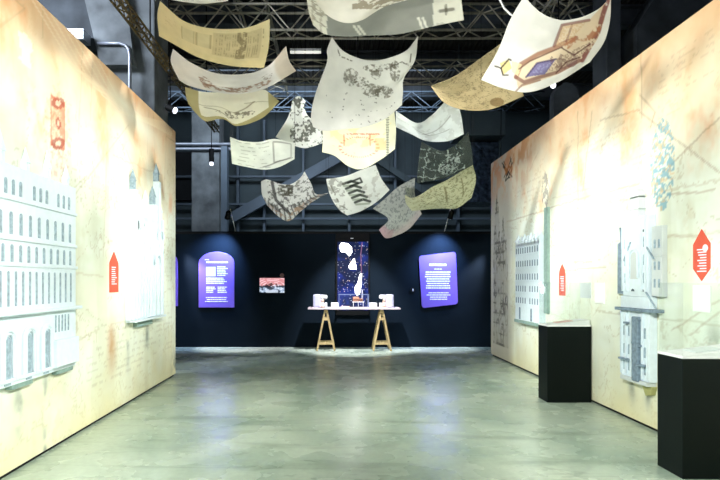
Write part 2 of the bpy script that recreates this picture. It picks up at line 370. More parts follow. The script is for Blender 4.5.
        for pts in ([(545, 172), (541, 192), (545, 211)], [(545, 172), (550, 190), (545, 211)], [(578, 112), (578, 240)], [(592, 112), (583, 190)], [(507, 222), (530, 215), (575, 200), (640, 183)],
                    [(640, 112), (670, 135), (719, 172)], [(660, 175), (719, 118)], [(641, 40), (642, 118)], [(573, 262), (592, 262)], [(575, 240), (575, 275)], [(560, 271), (606, 267)],
                    [(668, 195), (715, 190)], [(672, 330), (719, 300)], [(690, 335), (719, 312)], [(640, 95), (655, 112), (650, 128)], [(600, 60+60), (640, 110)]):
            C = ink(C, path(Yg+0.03*(n3-.5), Zg+0.03*(n3-.5), px(pts), 0.012), (166, 136, 104), 0.45)
        a = f(545, 191); C = ink(C, (np.hypot((Yg-a[0])/0.11, (Zg-a[1])/0.29) < 1)*(fbm(Yg*22, Zg*22, 2, 3) > 0.5), (120, 116, 122), 0.6)
        a = f(662, 165); e = np.hypot((Yg-a[0])/0.17, (Zg-a[1])/0.42)
        C = ink(C, (e < 1)*(fbm(Yg*34, Zg*34, 3, 3) > 0.5), (112, 168, 190), 0.75); C = ink(C, (e < 1)*(fbm(Yg*40+9, Zg*40, 4, 2) > 0.62), (226, 190, 130), 0.6)
        C = ink(C, rows(Yg, Zg, 5.2, 6.6, 2.55, 3.2, 0.06, 0.05, 1), (170, 130, 90), 0.3)
        C = ink(C, rows(Yg, Zg, 4.0, 4.7, 2.8, 3.4, 0.055, 0.04, 2), (170, 130, 90), 0.35)
        C = ink(C, rows(Yg, Zg, 4.7, 5.3, 2.2, 3.1, 0.055, 0.04, 4), (176, 140, 100), 0.22)
        C = ink(C, rows(Yg, Zg, 7.3, 8.3, 2.3, 3.0, 0.07, 0.05, 5), (160, 110, 60), 0.3)
        C = ink(C, ss(7.2, 8.2, Yg)*ss(2.6, 3.5, Zg)*ss(0.4, 0.6, n3), (210, 128, 60), 0.6)
        a = f(634, 385); 
        for (x, y, ww, hh) in ((632, 385, .06, .15), (648, 395, .05, .12), (715, 345, .1, .2)):
            a = f(x, y); C = ink(C, np.exp(-((Yg-a[0])/ww)**2-((Zg-a[1])/hh)**2)*ss(0.35, 0.6, n3), (140, 146, 132), 0.8)
        C = ink(C, (np.abs(Zg-1.05-0.02*n2) < 0.008)*(Yg < 5.8), (170, 160, 120), 0.35)
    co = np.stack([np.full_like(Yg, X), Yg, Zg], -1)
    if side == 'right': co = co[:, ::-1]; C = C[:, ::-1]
    # a body 25 cm deep behind the print, with a softly rounded far edge
    body = MB(); t = 0.25
    o1 = X+sg*0.004; o2 = X+sg*t
    prof = [(o1, y0), (o1, y1-0.03), (X+sg*0.012, y1-0.008), (X+sg*0.03, y1), (o2, y1), (o2, y0)]
    body.prism(prof, lambda a, b, d: (a, b, d), 0.03, WT)
    o = struct('wall_'+side, body, mat('canvas side '+side, (206, 196, 160), 0.8, noise=0.1))
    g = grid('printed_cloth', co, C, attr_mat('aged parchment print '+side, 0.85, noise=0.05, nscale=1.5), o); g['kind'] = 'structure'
    base = MB().box(min(X+sg*0.02, o2), max(X+sg*0.02, o2), y0, y1-0.03, 0, 0.03)
    b = struct('baseboard_'+side, base, M['black'])
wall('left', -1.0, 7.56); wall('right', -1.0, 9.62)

# ---- building frame seen above the walls
def simple(name, mb, m, label, cat, group=None, **k):
    return tag(link(name, mb, m, **k), label, cat, group)
def pxbox(x0, x1, y0, y1, Y, dep):
    a = P(x0, y1, Y); b = P(x1, y0, Y); return MB().box(a.x, b.x, Y, Y+dep, a.z, b.z)
t = thing('concrete_column', 'tall grey concrete column with a bent conduit, rising behind the left wall', 'column', (-3.3, 8.7, 0))
link('shaft', MB().box(-3.75, -2.92, 8.4, 9.1, 0, 7.4), M['conc'], t, bevel=0.02)
hb = MB(); hb.prism([(-3.75, 4.9), (-4.35, 7.4), (-3.5, 7.4), (-3.2, 4.9)], lambda a, b, d: (a, d, b), 8.25, 8.4); link('haunch', hb, M['conc'], t)
cp = [P(100, 46, 8.3), P(122, 46, 8.3), P(128, 48, 8.3), P(131, 52, 8.3), P(132, 58, 8.3), P(132, 90, 8.3), P(132, 250, 8.3)]
for p in cp: p.y = 8.21
link('conduit', MB().tube(cp, 0.028), M['steel'], t, smooth=True)
simple('concrete_column', MB().box(-4.3, -3.45, 15.6, 16.3, 0, 7.4), M['conc'], 'grey concrete column far behind the back partition, above the arched violet panel', 'column', bevel=0.02)
simple('concrete_column', MB().box(4.95, 5.22, 9.2, 9.7, 0, 7.4), M['conc_dark'], 'slim dark column rising behind the right wall', 'column', bevel=0.02)
simple('concrete_beam', MB().box(-7.9, -3.75, 8.5, 9.0, 5.45, 7.4), M['conc_dark'], 'deep dark concrete beam at top left above the left wall', 'beam')
simple('concrete_ledge', MB().box(-7.9, -3.9, 8.0, 8.24, 5.2, 5.36), M['steel'], 'pale narrow ledge under the dark concrete beam at top left', 'ledge')
hb = MB(); hb.prism([(5.5, 6.0), (6.4, 7.39), (7.9, 7.39), (7.9, 5.3), (5.5, 5.3)], lambda a, b, d: (a, d, b), 9.2, 9.7)
simple('concrete_bracket', hb, M['conc_dark'], 'dark concrete bracket at top right above the right wall', 'bracket')
simple('arched_opening', MB().prism([(4.35, 0.0), (4.35, 5.0)]+[(4.6-0.25*math.cos(k*math.pi/8), 5.0+0.3*math.sin(k*math.pi/8)) for k in range(1, 8)]+[(4.85, 5.0), (4.85, 0.0)], lambda a, b, d: (a, d, b), 10.0, 10.2),
       M['conc_dark'], 'narrow dark arched blind window left of the slim dark column', 'window')
# far cladding: posts and rails, and the two sloping girders
for k, x in enumerate((-3.28, -2.36, -1.0, 0.6, 2.2, 4.4)):
    simple('cladding_post', MB().box(x-0.04, x+0.04, 17.72, 17.99, 0, 7.0), M['slate'], 'blue grey upright post of the far cladding, '+['leftmost, nearest the far concrete column', 'second from the left', 'behind the curled street sheet', 'behind the pale yellow sheet', 'behind the speckled grey sheet', 'rightmost, by the foil duct'][k], 'post', 'cladding posts on the far wall')
for k, z in enumerate((3.55, 4.05, 5.0)):
    simple('cladding_rail', MB().box(-7.9, 7.9, 17.55, 17.7, z-0.035, z+0.035), M['slate'], ['lowest', 'middle', 'topmost'][k]+' blue grey horizontal rail across the far cladding', 'rail')
simple('steel_post', MB().box(*[(221-CX)*15/F, (227-CX)*15/F], 15, 15.25, 0, H+(CY-146)*15/F), M['slate'], 'light blue grey steel post beside the far concrete column', 'post')
simple('sloping_girder', MB().bar(P(232, 218, 17.45), P(352, 150, 17.45), 0.34, 0.2), M['slate'], 'blue grey girder sloping up to the right behind the sheets', 'girder')
simple('sloping_girder', MB().bar(P(362, 150, 17.45), P(425, 192, 17.45), 0.2, 0.2), M['slate2'], 'darker girder sloping down to the right behind the sheets', 'girder')
simple('dark_opening', pxbox(170, 193, 152, 200, 17.72, 0.275), M['void'], 'dark window opening left of the far concrete column', 'window')
for k, z in enumerate((4.95, 5.1)):
    simple('pipe', MB().tube([(-7.98, 15.52, z+.47), (-3.0, 15.52, z+.47)], 0.045), M['steel'], ['lower', 'upper'][k]+' of two level pipes crossing the far concrete column', 'pipe', smooth=True)
simple('insulated_duct', MB().box(3.3, 4.25, 13.0, 13.8, 3.4, 4.95).box(3.4, 3.43, 13.3, 13.33, 4.9, 4.999).box(4.1, 4.13, 13.3, 13.33, 4.9, 4.999), M['foil'], 'crinkled silver foil duct beside the far end of the right wall', 'duct', bevel=0.04)
simple('air_duct', MB().box(3.1, 4.3, 12.6, 13.4, 5.0, 5.6).box(3.2, 3.23, 12.9, 12.93, 5.6, 7.398).box(4.15, 4.18, 12.9, 12.93, 5.6, 7.398), M['slate2'], 'dull blue grey duct above the foil duct', 'duct', bevel=0.04)
for k, y in enumerate((9.0, 11.2, 13.4, 15.6)):
    b = MB(); b.box(-7.95, 7.95, y-0.15, y+0.15, 6.98, 7.02); b.box(-7.95, 7.95, y-0.02, y+0.02, 7.02, 7.36); b.box(-7.95, 7.95, y-0.15, y+0.15, 7.36, 7.4)
    simple('roof_beam', b, M['conc_dark'], ['nearest', 'second nearest', 'third nearest', 'farthest'][k]+' dark steel roof beam across the hall above the trusses', 'beam')
for k, (x, y, z, L) in enumerate(((-0.6, 11.6, 6.6, 0.7),)):
    t = thing('fluorescent_lamp', ['short pale tube lamp under the roof between the trusses, left of centre', 'pale tube lamp under the roof at right'][k], 'lamp', (x, y, z))
    link('tube', MB().tube([(x-L/2, y, z), (x+L/2, y, z)], 0.03), M['tubelamp'], t); link('housing', MB().box(x-L/2, x+L/2, y-0.05, y+0.05, z+0.02, z+0.07), M['whitep'], t)
    link('hanger', MB().tube([(x, y, z+.06), (x, y, 7.42)], 0.008), M['wire'], t)

# ---- trusses
def truss(name, label, axis, c0, c1, fixed, z, wd, ht, step, m, r=0.026, hang=()):
    mid = ((c0+c1)/2, fixed, z) if axis == 'x' else (fixed, (c0+c1)/2, z)
    t = thing(name, label, 'truss', mid)
    def q(a, s, h): return (a, fixed+s, z+h) if axis == 'x' else (fixed+s, a, z+h)
    for s in (0, wd):
        for h in (0, ht): link('chord', MB().tube([q(c0, s, h), q(c1, s, h)], r, 8), m, t, smooth=True)
    faces = [((0, 0), (0, ht)), ((wd, 0), (wd, ht)), ((0, 0), (wd, 0)), ((0, ht), (wd, ht))]
    for (A, B) in faces:
        b = MB(); a = c0; fl = 0
        while a < c1-1e-6:
            e = min(a+step, c1); p, p2 = (A, B) if fl % 2 == 0 else (B, A)
            b.tube([q(a, *p), q(e, *p2)], r*0.55, 6); a = e; fl += 1
        link('lattice', b, m, t)
    for a in hang:
        link('hanger', MB().tube([q(a, wd/2, ht), q(a, wd/2, 7.42-z)], 0.012, 6), M['wire'], t)
    return t
truss('lighting_truss', 'nearest box truss crossing high over the corridor above the sheets', 'x', -5, 5, 9.75, 6.2, 0.34, 0.5, 0.42, M['truss'], hang=(-4, 0, 4))
truss('lighting_truss', 'second box truss crossing behind the nearest one', 'x', -5.5, 5.5, 12.3, 6.28, 0.36, 0.45, 0.5, M['truss'], hang=(-4, 0, 4))
truss('lighting_truss', 'farthest low box truss crossing the dark hall', 'x', -6, 6, 14.4, 6.3, 0.36, 0.45, 0.55, M['slate'], r=0.022, hang=(-4, 0, 4))
truss('lighting_truss', 'yellowed truss running away from us above the left wall', 'y', 1.5, 12, -2.76, 4.9, 0.10, 0.12, 0.14, M['brass'], r=0.016, hang=(3.5, 7.6, 11))
truss('lighting_truss', 'truss running away from us above the yellowed text sheet', 'y', 6.5, 15, -1.87, 6.76, 0.58, 0.2, 0.6, M['truss'], r=0.022, hang=(7.5, 12))
truss('lighting_truss', 'short truss above the large coloured sheet, running away from us', 'y', 6.5, 9.6, 3.4, 5.75, 0.34, 0.34, 0.4, M['truss'], r=0.022, hang=(6.8, 9.2))

# ---- lamp bodies at every spot
LB = {'wall_wash': ('black spotlight washing the %s wall, hung high', 'wall_spotlight'), 'panel_spot': ('black spotlight over the %s violet panel', 'panel_spotlight'),
      'table_spot': ('black spotlight hung in front of the trestle table', 'table_spotlight'), 'floor_spot': ('black spotlight over the %s end of the back partition', 'floor_spotlight'),
      'fill_uplight': ('added black floor lamp, out of view on the %s, pointing up at the sheets', 'added_uplight')}
for i, s in enumerate(SPOTS):
    nm, loc, tgt = s[0], Vector(s[1]), Vector(s[2]); lab, on = LB[nm]
    if '%s' in lab: lab = lab % (('right' if tgt.x > 0 else 'left') if nm == 'wall_wash' else ('left' if loc.x < 0 else 'middle' if loc.x < 0.5 and nm == 'fill_uplight' else 'right'))
    g = None
    if nm == 'wall_wash': g = 'spotlights washing the %s wall' % ('right' if tgt.x > 0 else 'left')
    if nm == 'wall_wash': lab = ['farther', 'nearest the viewer', 'middle'][i % 3]+' of the '+lab.replace('black spotlight', 'black spotlights').replace(', hung high', '')
    t = thing(on, lab, 'spotlight', loc, g)
    d = (tgt-loc).normalized(); a = loc-d*0.30; b = loc-d*0.13
    link('housing', MB().tube([a, a+d*0.03, b], 0, 14, radii=[0.035, 0.05, 0.055]), M['black'], t, smooth=False)
    link('lamp_glass', MB().tube([b-d*0.004, b+d*0.004], 0.046, 14), M['lamp'], t)
    if nm == 'fill_uplight': link('foot', MB().tube([(a.x, a.y, 0), (a.x, a.y, 0.02), (a.x, a.y, 0.021), a+d*0.05], 0, 12, radii=[.09, .09, .012, .012]), M['black'], t)
    elif nm == 'panel_spot': link('arm', MB().tube([a+d*0.08, a+Vector((0, .15, .06)), (a.x, 10.79, 2.5), (a.x, 10.83, 2.44)], 0.008, 6), M['whitep'], t)
    else: link('bracket', MB().tube([a+d*0.08, a+d*0.08+Vector((0, 0, 0.14)), (a.x, a.y, 7.42)], 0.008, 6), M['wire'], t)
t = thing('hanging_lamp', 'small black lamp with a bright end hanging before the far concrete column', 'lamp', (-3.62, 14.2, 4.6))
q = P(211.5, 158, 14.2); link('housing', MB().tube([q+Vector((0, 0, .25)), q-Vector((0, 0, .12))], 0.07, 12), M['black'], t); link('lamp_glass', MB().tube([q-Vector((0, 0, .12)), q-Vector((0, 0, .2))], 0.05, 12), M['lamp'], t)
link('rod', MB().tube([q+Vector((0, 0, .25)), (q.x, q.y, 7.42)], 0.012), M['wire'], t)

# ------------------------------------------------------------------ facade reliefs on the walls
def WX(side, d): return XL+d if side == 'L' else XR-d
def wbox(mb, side, y0, y1, z0, z1, d0, d1):
    a, b = WX(side, d0), WX(side, d1); return mb.box(min(a, b), max(a, b), y0, y1, z0, z1)
def wprism(mb, side, poly_, d0, d1): return mb.prism(poly_, lambda a, b, d: (WX(side, d), a, b), d0, d1)
def arch(y, z0, z1, w_, n=6, pointed=1.0):
    r = w_/2; zz = z1-r*pointed
    return [(y-r, z0), (y-r, zz)]+[(y-r*math.cos(k*math.pi/n), zz+r*pointed*math.sin(k*math.pi/n)) for k in range(1, n)]+[(y+r, zz), (y+r, z0)]
def window(par, side, y, z0, z1, w_, d, m=None):
    if side == 'L' and m is None: m = M['niche_pale']
    link('window', wprism(MB(), side, arch(y, z0, z1, w_), d-0.012, d+0.0035), m or M['niche'], par)  # thin raised plate; recess shade comes from its colour
def hood(par, side, y, z, w_, d, th=0.012, name='arch_moulding', drop=0.0):
    b = MB(); r = w_/2; pts = []
    for k in range(9): a = math.pi*k/8; pts.append((WX(side, d+0.012), y-r*math.cos(a), z+r*math.sin(a)))
    if drop: pts = [(pts[0][0], y-r, z-drop)]+pts+[(pts[0][0], y+r, z-drop)]
    b.tube(pts, th, 6); link(name, b, M['white'], par)
def pinnacle(par, side, y, z0, z1, w_, d, m=None):
    b = MB(); zm = z0+(z1-z0)*0.4; wbox(b, side, y-w_/2, y+w_/2, z0, zm, 0, d)
    c = [(WX(side, 0.0), y-w_*.62, zm), (WX(side, d*1.15), y-w_*.62, zm), (WX(side, d*1.15), y+w_*.62, zm), (WX(side, 0), y+w_*.62, zm), (WX(side, d*0.5), y, z1)]
    b.add(c, [(0, 1, 2, 3), (0, 4, 1), (1, 4, 2), (2, 4, 3), (3, 4, 0)]); link('pinnacle', b, m or M['white'], par)
# left near: long arcaded facade
t = thing('facade_relief', 'large white palace facade model with rows of arched windows, near end of the left wall', 'relief', (XL, 3.6, 0.66))
b = MB(); wbox(b, 'L', 2.6, 4.50, 0.66, 2.22, 0, 0.06); link('body', b, M['white'], t, bevel=0.004)
for z, d in ((1.98, .075), (1.70, .075), (1.515, .07), (1.17, .11), (0.70, .075)):
    b = MB(); wbox(b, 'L', 2.6, 4.52 if z < 1.6 else 4.50, z-0.012, z+0.014, 0, d); link('cornice', b, M['white'], t, bevel=0.004)
for k in range(6): pinnacle(t, 'L', 2.95+0.29*k, 2.2, 2.46-(0.05 if k % 2 else 0), 0.035, 0.045)
ys = [2.85+0.085*k for k in range(20)]
for i, y in enumerate(ys):
    if i % 4 != 3: window(t, 'L', y, 2.01, 2.12, 0.032, 0.06)
for i, y in enumerate([2.9+0.115*k for k in range(14)]): window(t, 'L', y, 1.73, 1.89, 0.034, 0.06)
for i, y in enumerate([2.9+0.10*k for k in range(16)]): window(t, 'L', y, 1.535, 1.66, 0.03, 0.06)
for i, y in enumerate([2.88+0.085*k for k in range(19)]): window(t, 'L', y, 1.22, 1.47, 0.022, 0.06)
for y in (3.25, 3.55, 3.80, 4.03):
    hood(t, 'L', y, 0.98, 0.15, 0.06, 0.014, drop=0.28); hood(t, 'L', y, 0.98, 0.10, 0.06, 0.010, drop=0.26)
    b = MB(); wprism(b, 'L', arch(y, 0.67, 1.01, 0.07), 0.05, 0.064); link('doorway', b, M['niche_pale'], t)
for i in range(5): window(t, 'L', 4.17+0.05*i, 0.98, 1.12, 0.02, 0.06)
b = MB(); wbox(b, 'L', 4.10, 4.46, 0.70, 0.92, 0.06, 0.11); link('side_wing', b, M['white'], t, bevel=0.005)
for y in (3.62, 4.22): b = MB(); wbox(b, 'L', y, y+0.25, 0.625, 0.66, 0, 0.05); link('underside_piece', b, M['teal'], t)  # grey green blocks in place of the shadow under the model
# left far: upright cathedral flank
t = thing('facade_relief', 'tall white cathedral model with vertical piers and spires, far end of the left wall', 'relief', (XL, 6.2, 0.94))
b = MB(); wbox(b, 'L', 5.72, 6.80, 0.95, 2.10, 0, 0.06); link('body', b, M['white'], t, bevel=0.004)
for (y, zt, w_) in ((5.75, 2.34, .04), (5.86, 2.70, .05), (5.96, 2.25, .05), (6.05, 2.44, .05), (6.14, 2.30, .04), (6.25, 2.52, .06), (6.37, 2.36, .05), (6.50, 2.62, .08), (6.64, 2.94, .07), (6.77, 2.46, .04)):
    b = MB(); wbox(b, 'L', y-w_/2, y+w_/2, 0.96, zt-0.25, 0, 0.085); link('pier', b, M['white'], t, bevel=0.006); pinnacle(t, 'L', y, zt-0.25, zt, w_*0.8, 0.06, M['niche_pale'] if zt > 2.6 else None)
for z in (1.1, 1.35, 1.6, 1.85):
    for y in (5.805, 5.91, 6.005, 6.095, 6.195, 6.31, 6.435, 6.57): window(t, 'L', y, z, z+0.17, 0.024, 0.06, M['niche'])  # slits between piers: narrow shadows put into the colour
hood(t, 'L', 6.5, 1.62, 0.22, 0.10, 0.012); hood(t, 'L', 6.6, 1.95, 0.2, 0.10, 0.012)
b = MB(); wbox(b, 'L', 5.74, 6.80, 0.93, 0.955, 0, 0.11); link('base_ledge', b, M['white'], t)
b = MB(); wbox(b, 'L', 5.95, 6.45, 0.86, 0.93, 0, 0.05); link('underside_piece', b, M['teal'], t)  # block in shade colour for the shadow below the model
# right far: palace block with five rows of windows
t = thing('facade_relief', 'white palace model with five rows of small windows, behind the farther pedestal', 'relief', (XR, 7.6, 0.77))
b = MB(); wbox(b, 'R', 7.16, 8.10, 0.80, 1.98, 0, 0.09); link('body', b, M['white'], t, bevel=0.004)
for i in range(8): pinnacle(t, 'R', 7.20+0.124*i, 1.93, 2.10+0.03*(i % 2), 0.05, 0.09, M['white'])
for r, z in enumerate((1.82, 1.62, 1.42, 1.24, 1.06)):
    for i in range(10):
        if r > 2 and i == 4: continue
        window(t, 'R', 7.22+0.092*i, z, z+0.09, 0.034, 0.09)
    b = MB(); wbox(b, 'R', 7.16, 8.10, z-0.03, z-0.018, 0.08, 0.10); link('cornice', b, M['white'], t)
for y in (7.45, 7.9): window(t, 'R', y, 0.81, 1.0, 0.06, 0.09)
b = MB(); wbox(b, 'R', 7.12, 8.12, 0.755, 0.80, 0, 0.10); link('base_ledge', b, M['teal'], t)
simple('shadow_strip', wbox(MB(), 'R', 7.02, 7.14, 0.95, 2.42, 0, 0.035), M['teal'], 'tall narrow grey green strip built as the shadow beside the five-row palace model', 'strip')  # thin strip in place of the model's cast shadow
# right middle: narrow tall tower facade
t = thing('facade_relief', 'tall pale town hall model with a capped tower, between the two pedestals', 'relief', (XR, 4.9, 0.42))
b = MB(); wbox(b, 'R', 4.72, 5.12, 1.25, 2.02, 0, 0.08); link('body', b, M['white'], t, bevel=0.006)
b = MB(); wbox(b, 'R', 4.88, 5.02, 2.02, 2.22, 0, 0.07); wprism(b, 'R', arch(4.95, 2.2, 2.30, 0.14), 0, 0.07); wbox(b, 'R', 4.86, 5.04, 2.09, 2.10, 0, 0.078); link('tower_cap', b, M['card'], t, bevel=0.004)
b = MB(); wprism(b, 'R', [(5.14, 1.27), (5.27, 1.27), (5.27, 1.78), (5.22, 1.80), (5.24, 1.95), (5.19, 1.80), (5.14, 1.79)], 0, 0.05); link('shaded_turret', b, M['niche'], t)  # bluish shadow side of the model, shade put into its colour
b = MB(); wbox(b, 'R', 4.56, 4.71, 1.26, 1.90, 0, 0.05); wbox(b, 'R', 4.56, 4.71, 1.62, 1.635, 0, 0.058); link('side_wing', b, M['card'], t, bevel=0.004)
b = MB(); wprism(b, 'R', arch(4.93, 1.42, 1.68, 0.11), 0.07, 0.084); link('window', b, M['card'], t); hood(t, 'R', 4.93, 1.63, 0.15, 0.08, 0.01, drop=0.2)
for y, z in ((4.80, 1.3), (4.95, 1.3), (4.78, 1.86), (5.05, 1.86)): window(t, 'R', y, z, z+0.025, 0.05, 0.08, M['slate'])
for a, b_ in (((5.13, 1.55), (4.98, 1.78)), ((4.62, 1.6), (4.76, 1.75)), ((4.60, 1.16), (4.74, 1.3))):
    b = MB(); b.bar((WX('R', .085), a[0], a[1]), (WX('R', .085), b_[0], b_[1]), 0.012, 0.012); link('flying_strut', b, M['niche_pale'], t)
b = MB(); wbox(b, 'R', 4.60, 5.2, 1.11, 1.14, 0, 0.12); link('cornice', b, M['niche'], t, bevel=0.004)
b = MB(); wbox(b, 'R', 4.70, 5.17, 0.46, 1.25, 0, 0.075); link('lower_storey', b, M['white'], t, bevel=0.006)
b = MB(); wbox(b, 'R', 4.83, 4.93, 0.44, 1.06, 0.07, 0.11); link('pier', b, M['niche'], t, bevel=0.01)
for (y, z, w_) in ((5.06, .62, .16), (4.78, .60, .1), (5.02, 0.98, .06), (4.80, .78, .03), (4.90, .80, .03), (4.84, 1.02, .08)):
    b = MB(); wbox(b, 'R', y-w_/2, y+w_/2, z, z+0.018, 0.07, 0.118); link('small_ledge', b, M['niche'], t)
for y in (4.735, 4.80, 5.04, 5.105): link('pilaster', wbox(MB(), 'R', y-.012, y+.012, 1.30, 1.98, 0.07, 0.096), M['white'], t)
for y in (4.715, 4.79, 4.975, 5.06, 5.14): link('pilaster', wbox(MB(), 'R', y-.010, y+.010, 0.48, 1.10, 0.07, 0.092), M['white'], t)
for y in (4.765, 5.02, 5.10):
    for z in (0.52, 0.68, 0.86): window(t, 'R', y, z, z+0.10, 0.03, 0.075, M['niche_pale'])
for y in (4.768, 5.072):
    for z in (1.38, 1.55, 1.72): window(t, 'R', y, z, z+0.10, 0.03, 0.08, M['niche_pale'])
for y in (4.60, 4.66):
    for z in (1.34, 1.5, 1.7): window(t, 'R', y, z, z+0.08, 0.025, 0.05, M['niche_pale'])
b = MB(); wbox(b, 'R', 4.72, 5.15, 0.42, 0.46, 0, 0.09); link('base_ledge', b, M['card'], t)
b = MB(); wprism(b, 'R', [(4.73, .34), (4.80, .32), (4.86, .42), (4.70, .42)], 0, 0.05); link('underside_piece', b, mat('ochre bracket', (170, 170, 110)), t)

# ---- red labels, white cards
def red_label(side, y0, y1, z0, z1, shape, label):
    yc = (y0+y1)/2; w_ = (y1-y0)
    if shape == 'both': pl = [(yc, z0), (y1, z0+0.1), (y1, z1-0.12), (yc, z1), (y0, z1-0.12), (y0, z0+0.1)]
    elif shape == 'house': pl = [(y0, z0), (y1, z0), (y1, z1-0.12), (yc, z1), (y0, z1-0.12)]
    else: pl = [(y0, z0), (y1, z0), (y1, z1-0.13), (y1-w_*.12, z1-0.07), (yc, z1), (y0+w_*.12, z1-0.07), (y0, z1-0.13)]
    o = tag(link('wall_label', wprism(MB(), side, pl, 0, 0.006), M['red']), label, 'label')
    b = MB(); r = random.Random(int(yc*100)); 
    for k in range(9):
        z = z1-0.17-k*0.022
        if z < z0+0.05: break
        a = y0+w_*0.2
        wbox(b, side, a, a+w_*r.uniform(.35, .6), z, z+0.010, 0.004, 0.0075)
    link('print_lines', b, M['ink'], o)
    if shape == 'both': link('print_emblem', wprism(MB(), side, [(yc-.045+.03*math.cos(a*.52), z1-.155+.03*math.sin(a*.52)) for a in range(12)], 0.004, 0.0078), M['ink'], o)
    return o
red_label('R', 4.04, 4.23, 1.40, 1.82, 'both', 'pointed red label high beside the near pedestal on the right wall')
red_label('R', 6.55, 6.73, 1.21, 1.62, 'round', 'round-topped red label right of the five-row palace model')
red_label('L', 5.31, 5.53, 1.28, 1.71, 'house', 'red label with a pointed top on the left wall')
def card(y0, y1, z0, z1, m, label): return simple('wall_card', wbox(MB(), 'R', y0, y1, z0, z1, 0, 0.012), m, label, 'card')
M['card_white'] = mat('bright white card', (252, 252, 252), 0.6, noise=0.0)
card(4.035, 4.225, 1.15, 1.365, M['card_white'], 'white card on the right wall under the pointed red label')
card(5.61, 5.80, 1.15, 1.38, M['card_white'], 'white card on the right wall beside the far pedestal')
card(5.90, 6.14, 1.20, 1.38, M['card'], 'pale grey card seen through the far glass case')

# ---- pedestals with glass cases
def pedestal(x0, x1, y0, y1, top_, label, glab, blab):
    t = thing('pedestal', label, 'pedestal', ((x0+x1)/2, (y0+y1)/2, 0))
    link('body', MB().box(x0, x1, y0, y1, 0, top_-0.02), M['plinth'], t, bevel=0.003)
    link('top_plate', MB().box(x0, x1, y0, y1, top_-0.02, top_), M['whitep'], t, bevel=0.002)
    wd = MB(); e = 0.012; hh = 0.055
    v = [(x0+.04, y0+e, top_), (x1-e, y0+e, top_), (x1-e, y1-e, top_), (x0+.04, y1-e, top_), (x1-e, y0+e, top_+hh), (x1-e, y1-e, top_+hh)]
    wd.add(v, [(0, 3, 2, 1), (1, 2, 5, 4), (0, 4, 5, 3), (0, 1, 4), (3, 5, 2)]); link('sloping_shelf', wd, M['whitep'], t)
    g = MB(); z0 = top_; z1 = 1.385; th = 0.004
    gt = thing('glass_case', glab, 'case', ((x0+x1)/2, (y0+y1)/2, top_))
    for nm, a in (('front_pane', (x0+.006, x1-.006, y0+.006, y0+.006+th)), ('rear_pane', (x0+.006, x1-.006, y1-.006-th, y1-.006)), ('side_pane', (x0+.006, x0+.006+th, y0+.0105, y1-.0105))):
        link(nm, MB().box(*a, z0, z1), M['glass'], gt)
    link('top_pane', MB().box(x0+.006, x1-.006, y0+.006, y1-.006, z1, z1+th), M['glass'], gt)
    s = hh/(x1-e-x0-.04); a, b_ = x0+.14, x1-.18
    bk = MB(); q = []
    for dz in (0.001, 0.009):
        for (x, y) in ((a, y0+.07), (b_, y0+.07), (b_, y1-.08), (a, y1-.08)): q.append((x, y, top_+s*(x-x0-.04)+dz))
    bk.add(q, [(0, 3, 2, 1), (4, 5, 6, 7), (0, 1, 5, 4), (1, 2, 6, 5), (2, 3, 7, 6), (3, 0, 4, 7)])
    simple('booklet', bk, M['pink'] if y0 > 5 else M['card'], blab, 'booklet')
pedestal(2.48, 2.985, 5.87, 6.13, 0.895, 'black green pedestal with white top, farther one at the right wall', 'clear case on the farther pedestal', 'thin pinkish booklet lying in the farther glass case')
pedestal(2.475, 2.985, 3.60, 3.88, 0.87, 'black green pedestal with white top, nearest one at right', 'clear case on the nearest pedestal', 'thin pale booklet lying in the nearest glass case')

# ------------------------------------------------------------------ back partition: panels, display, picture
def bprism(mb, pts, d0, d1): d0 += 0.001; return mb.prism(pts, lambda a, b, d: (a, YB-d, b), d0, d1)
def bp(px, py, Y=YB): v = P(px, py, Y); return v.x, v.z
def lines(par, x0, x1, z0, z1, pitch, h, seed, centre=False, name='text_line', d=0.028, gap=0.014):
    r = random.Random(seed); z = z1
    while z-h > z0:
        b = MB(); L = (x1-x0)*r.uniform(0.72, 1.0); a = (x0+x1-L)/2 if centre else x0; e = a+L
        while a < e-0.01:
            w_ = min(r.choice([0.03, 0.05, 0.08]), e-a); b.box(a, a+w_, YB-d-0.003, YB-d+0.002, z-h, z); a += w_+gap*0.5
        link(name, b, M['ink'], par); z -= pitch
t = thing('text_panel', 'violet arch-topped text panel on the back partition, left of the small picture', 'panel', (-2.44, YB, 0.85))
x0, z0 = bp(199, 307.5); x1, z1 = bp(234.5, 263); xm = (x0+x1)/2
pts = [(x0, z0), (x1, z0), (x1, z1)]+[(xm+(x1-xm)*math.cos(k*math.pi/14), z1+0.24*math.sin(k*math.pi/14)) for k in range(1, 14)]+[(x0, z1)]
link('board', bprism(MB(), pts, 0.0, 0.028), M['violet'], t, bevel=0.006)
lines(t, x0+.13, x0+.26, 1.83, 1.86, .05, .018, 1)
lines(t, x0+.16, x1-.13, 1.76, 1.815, .06, .035, 2, name='heading')
b = MB(); b.box(x0+.16, x0+.36, YB-.032, YB-.026, 1.50, 1.70); link('portrait_picture', b, M['card'], t)
lines(t, x0+.39, x1-.13, 1.50, 1.71, .036, .020, 3); lines(t, x0+.16, x1-.13, 1.31, 1.47, .036, .020, 4)
lines(t, x0+.16, x0+.36, 1.13, 1.28, .036, .020, 5); lines(t, x0+.40, x1-.14, 1.13, 1.28, .036, .020, 6); lines(t, x0+.10, x1-.10, 0.92, 1.06, .042, .018, 7, True)
t = thing('text_panel', 'violet skewed text panel with rounded corners, right of the trestle table', 'panel', (2.23, YB, 0.85))
qd = [bp(421.7, 308), bp(457.7, 304), bp(455.5, 251.7), bp(418.6, 256)]
pts = []
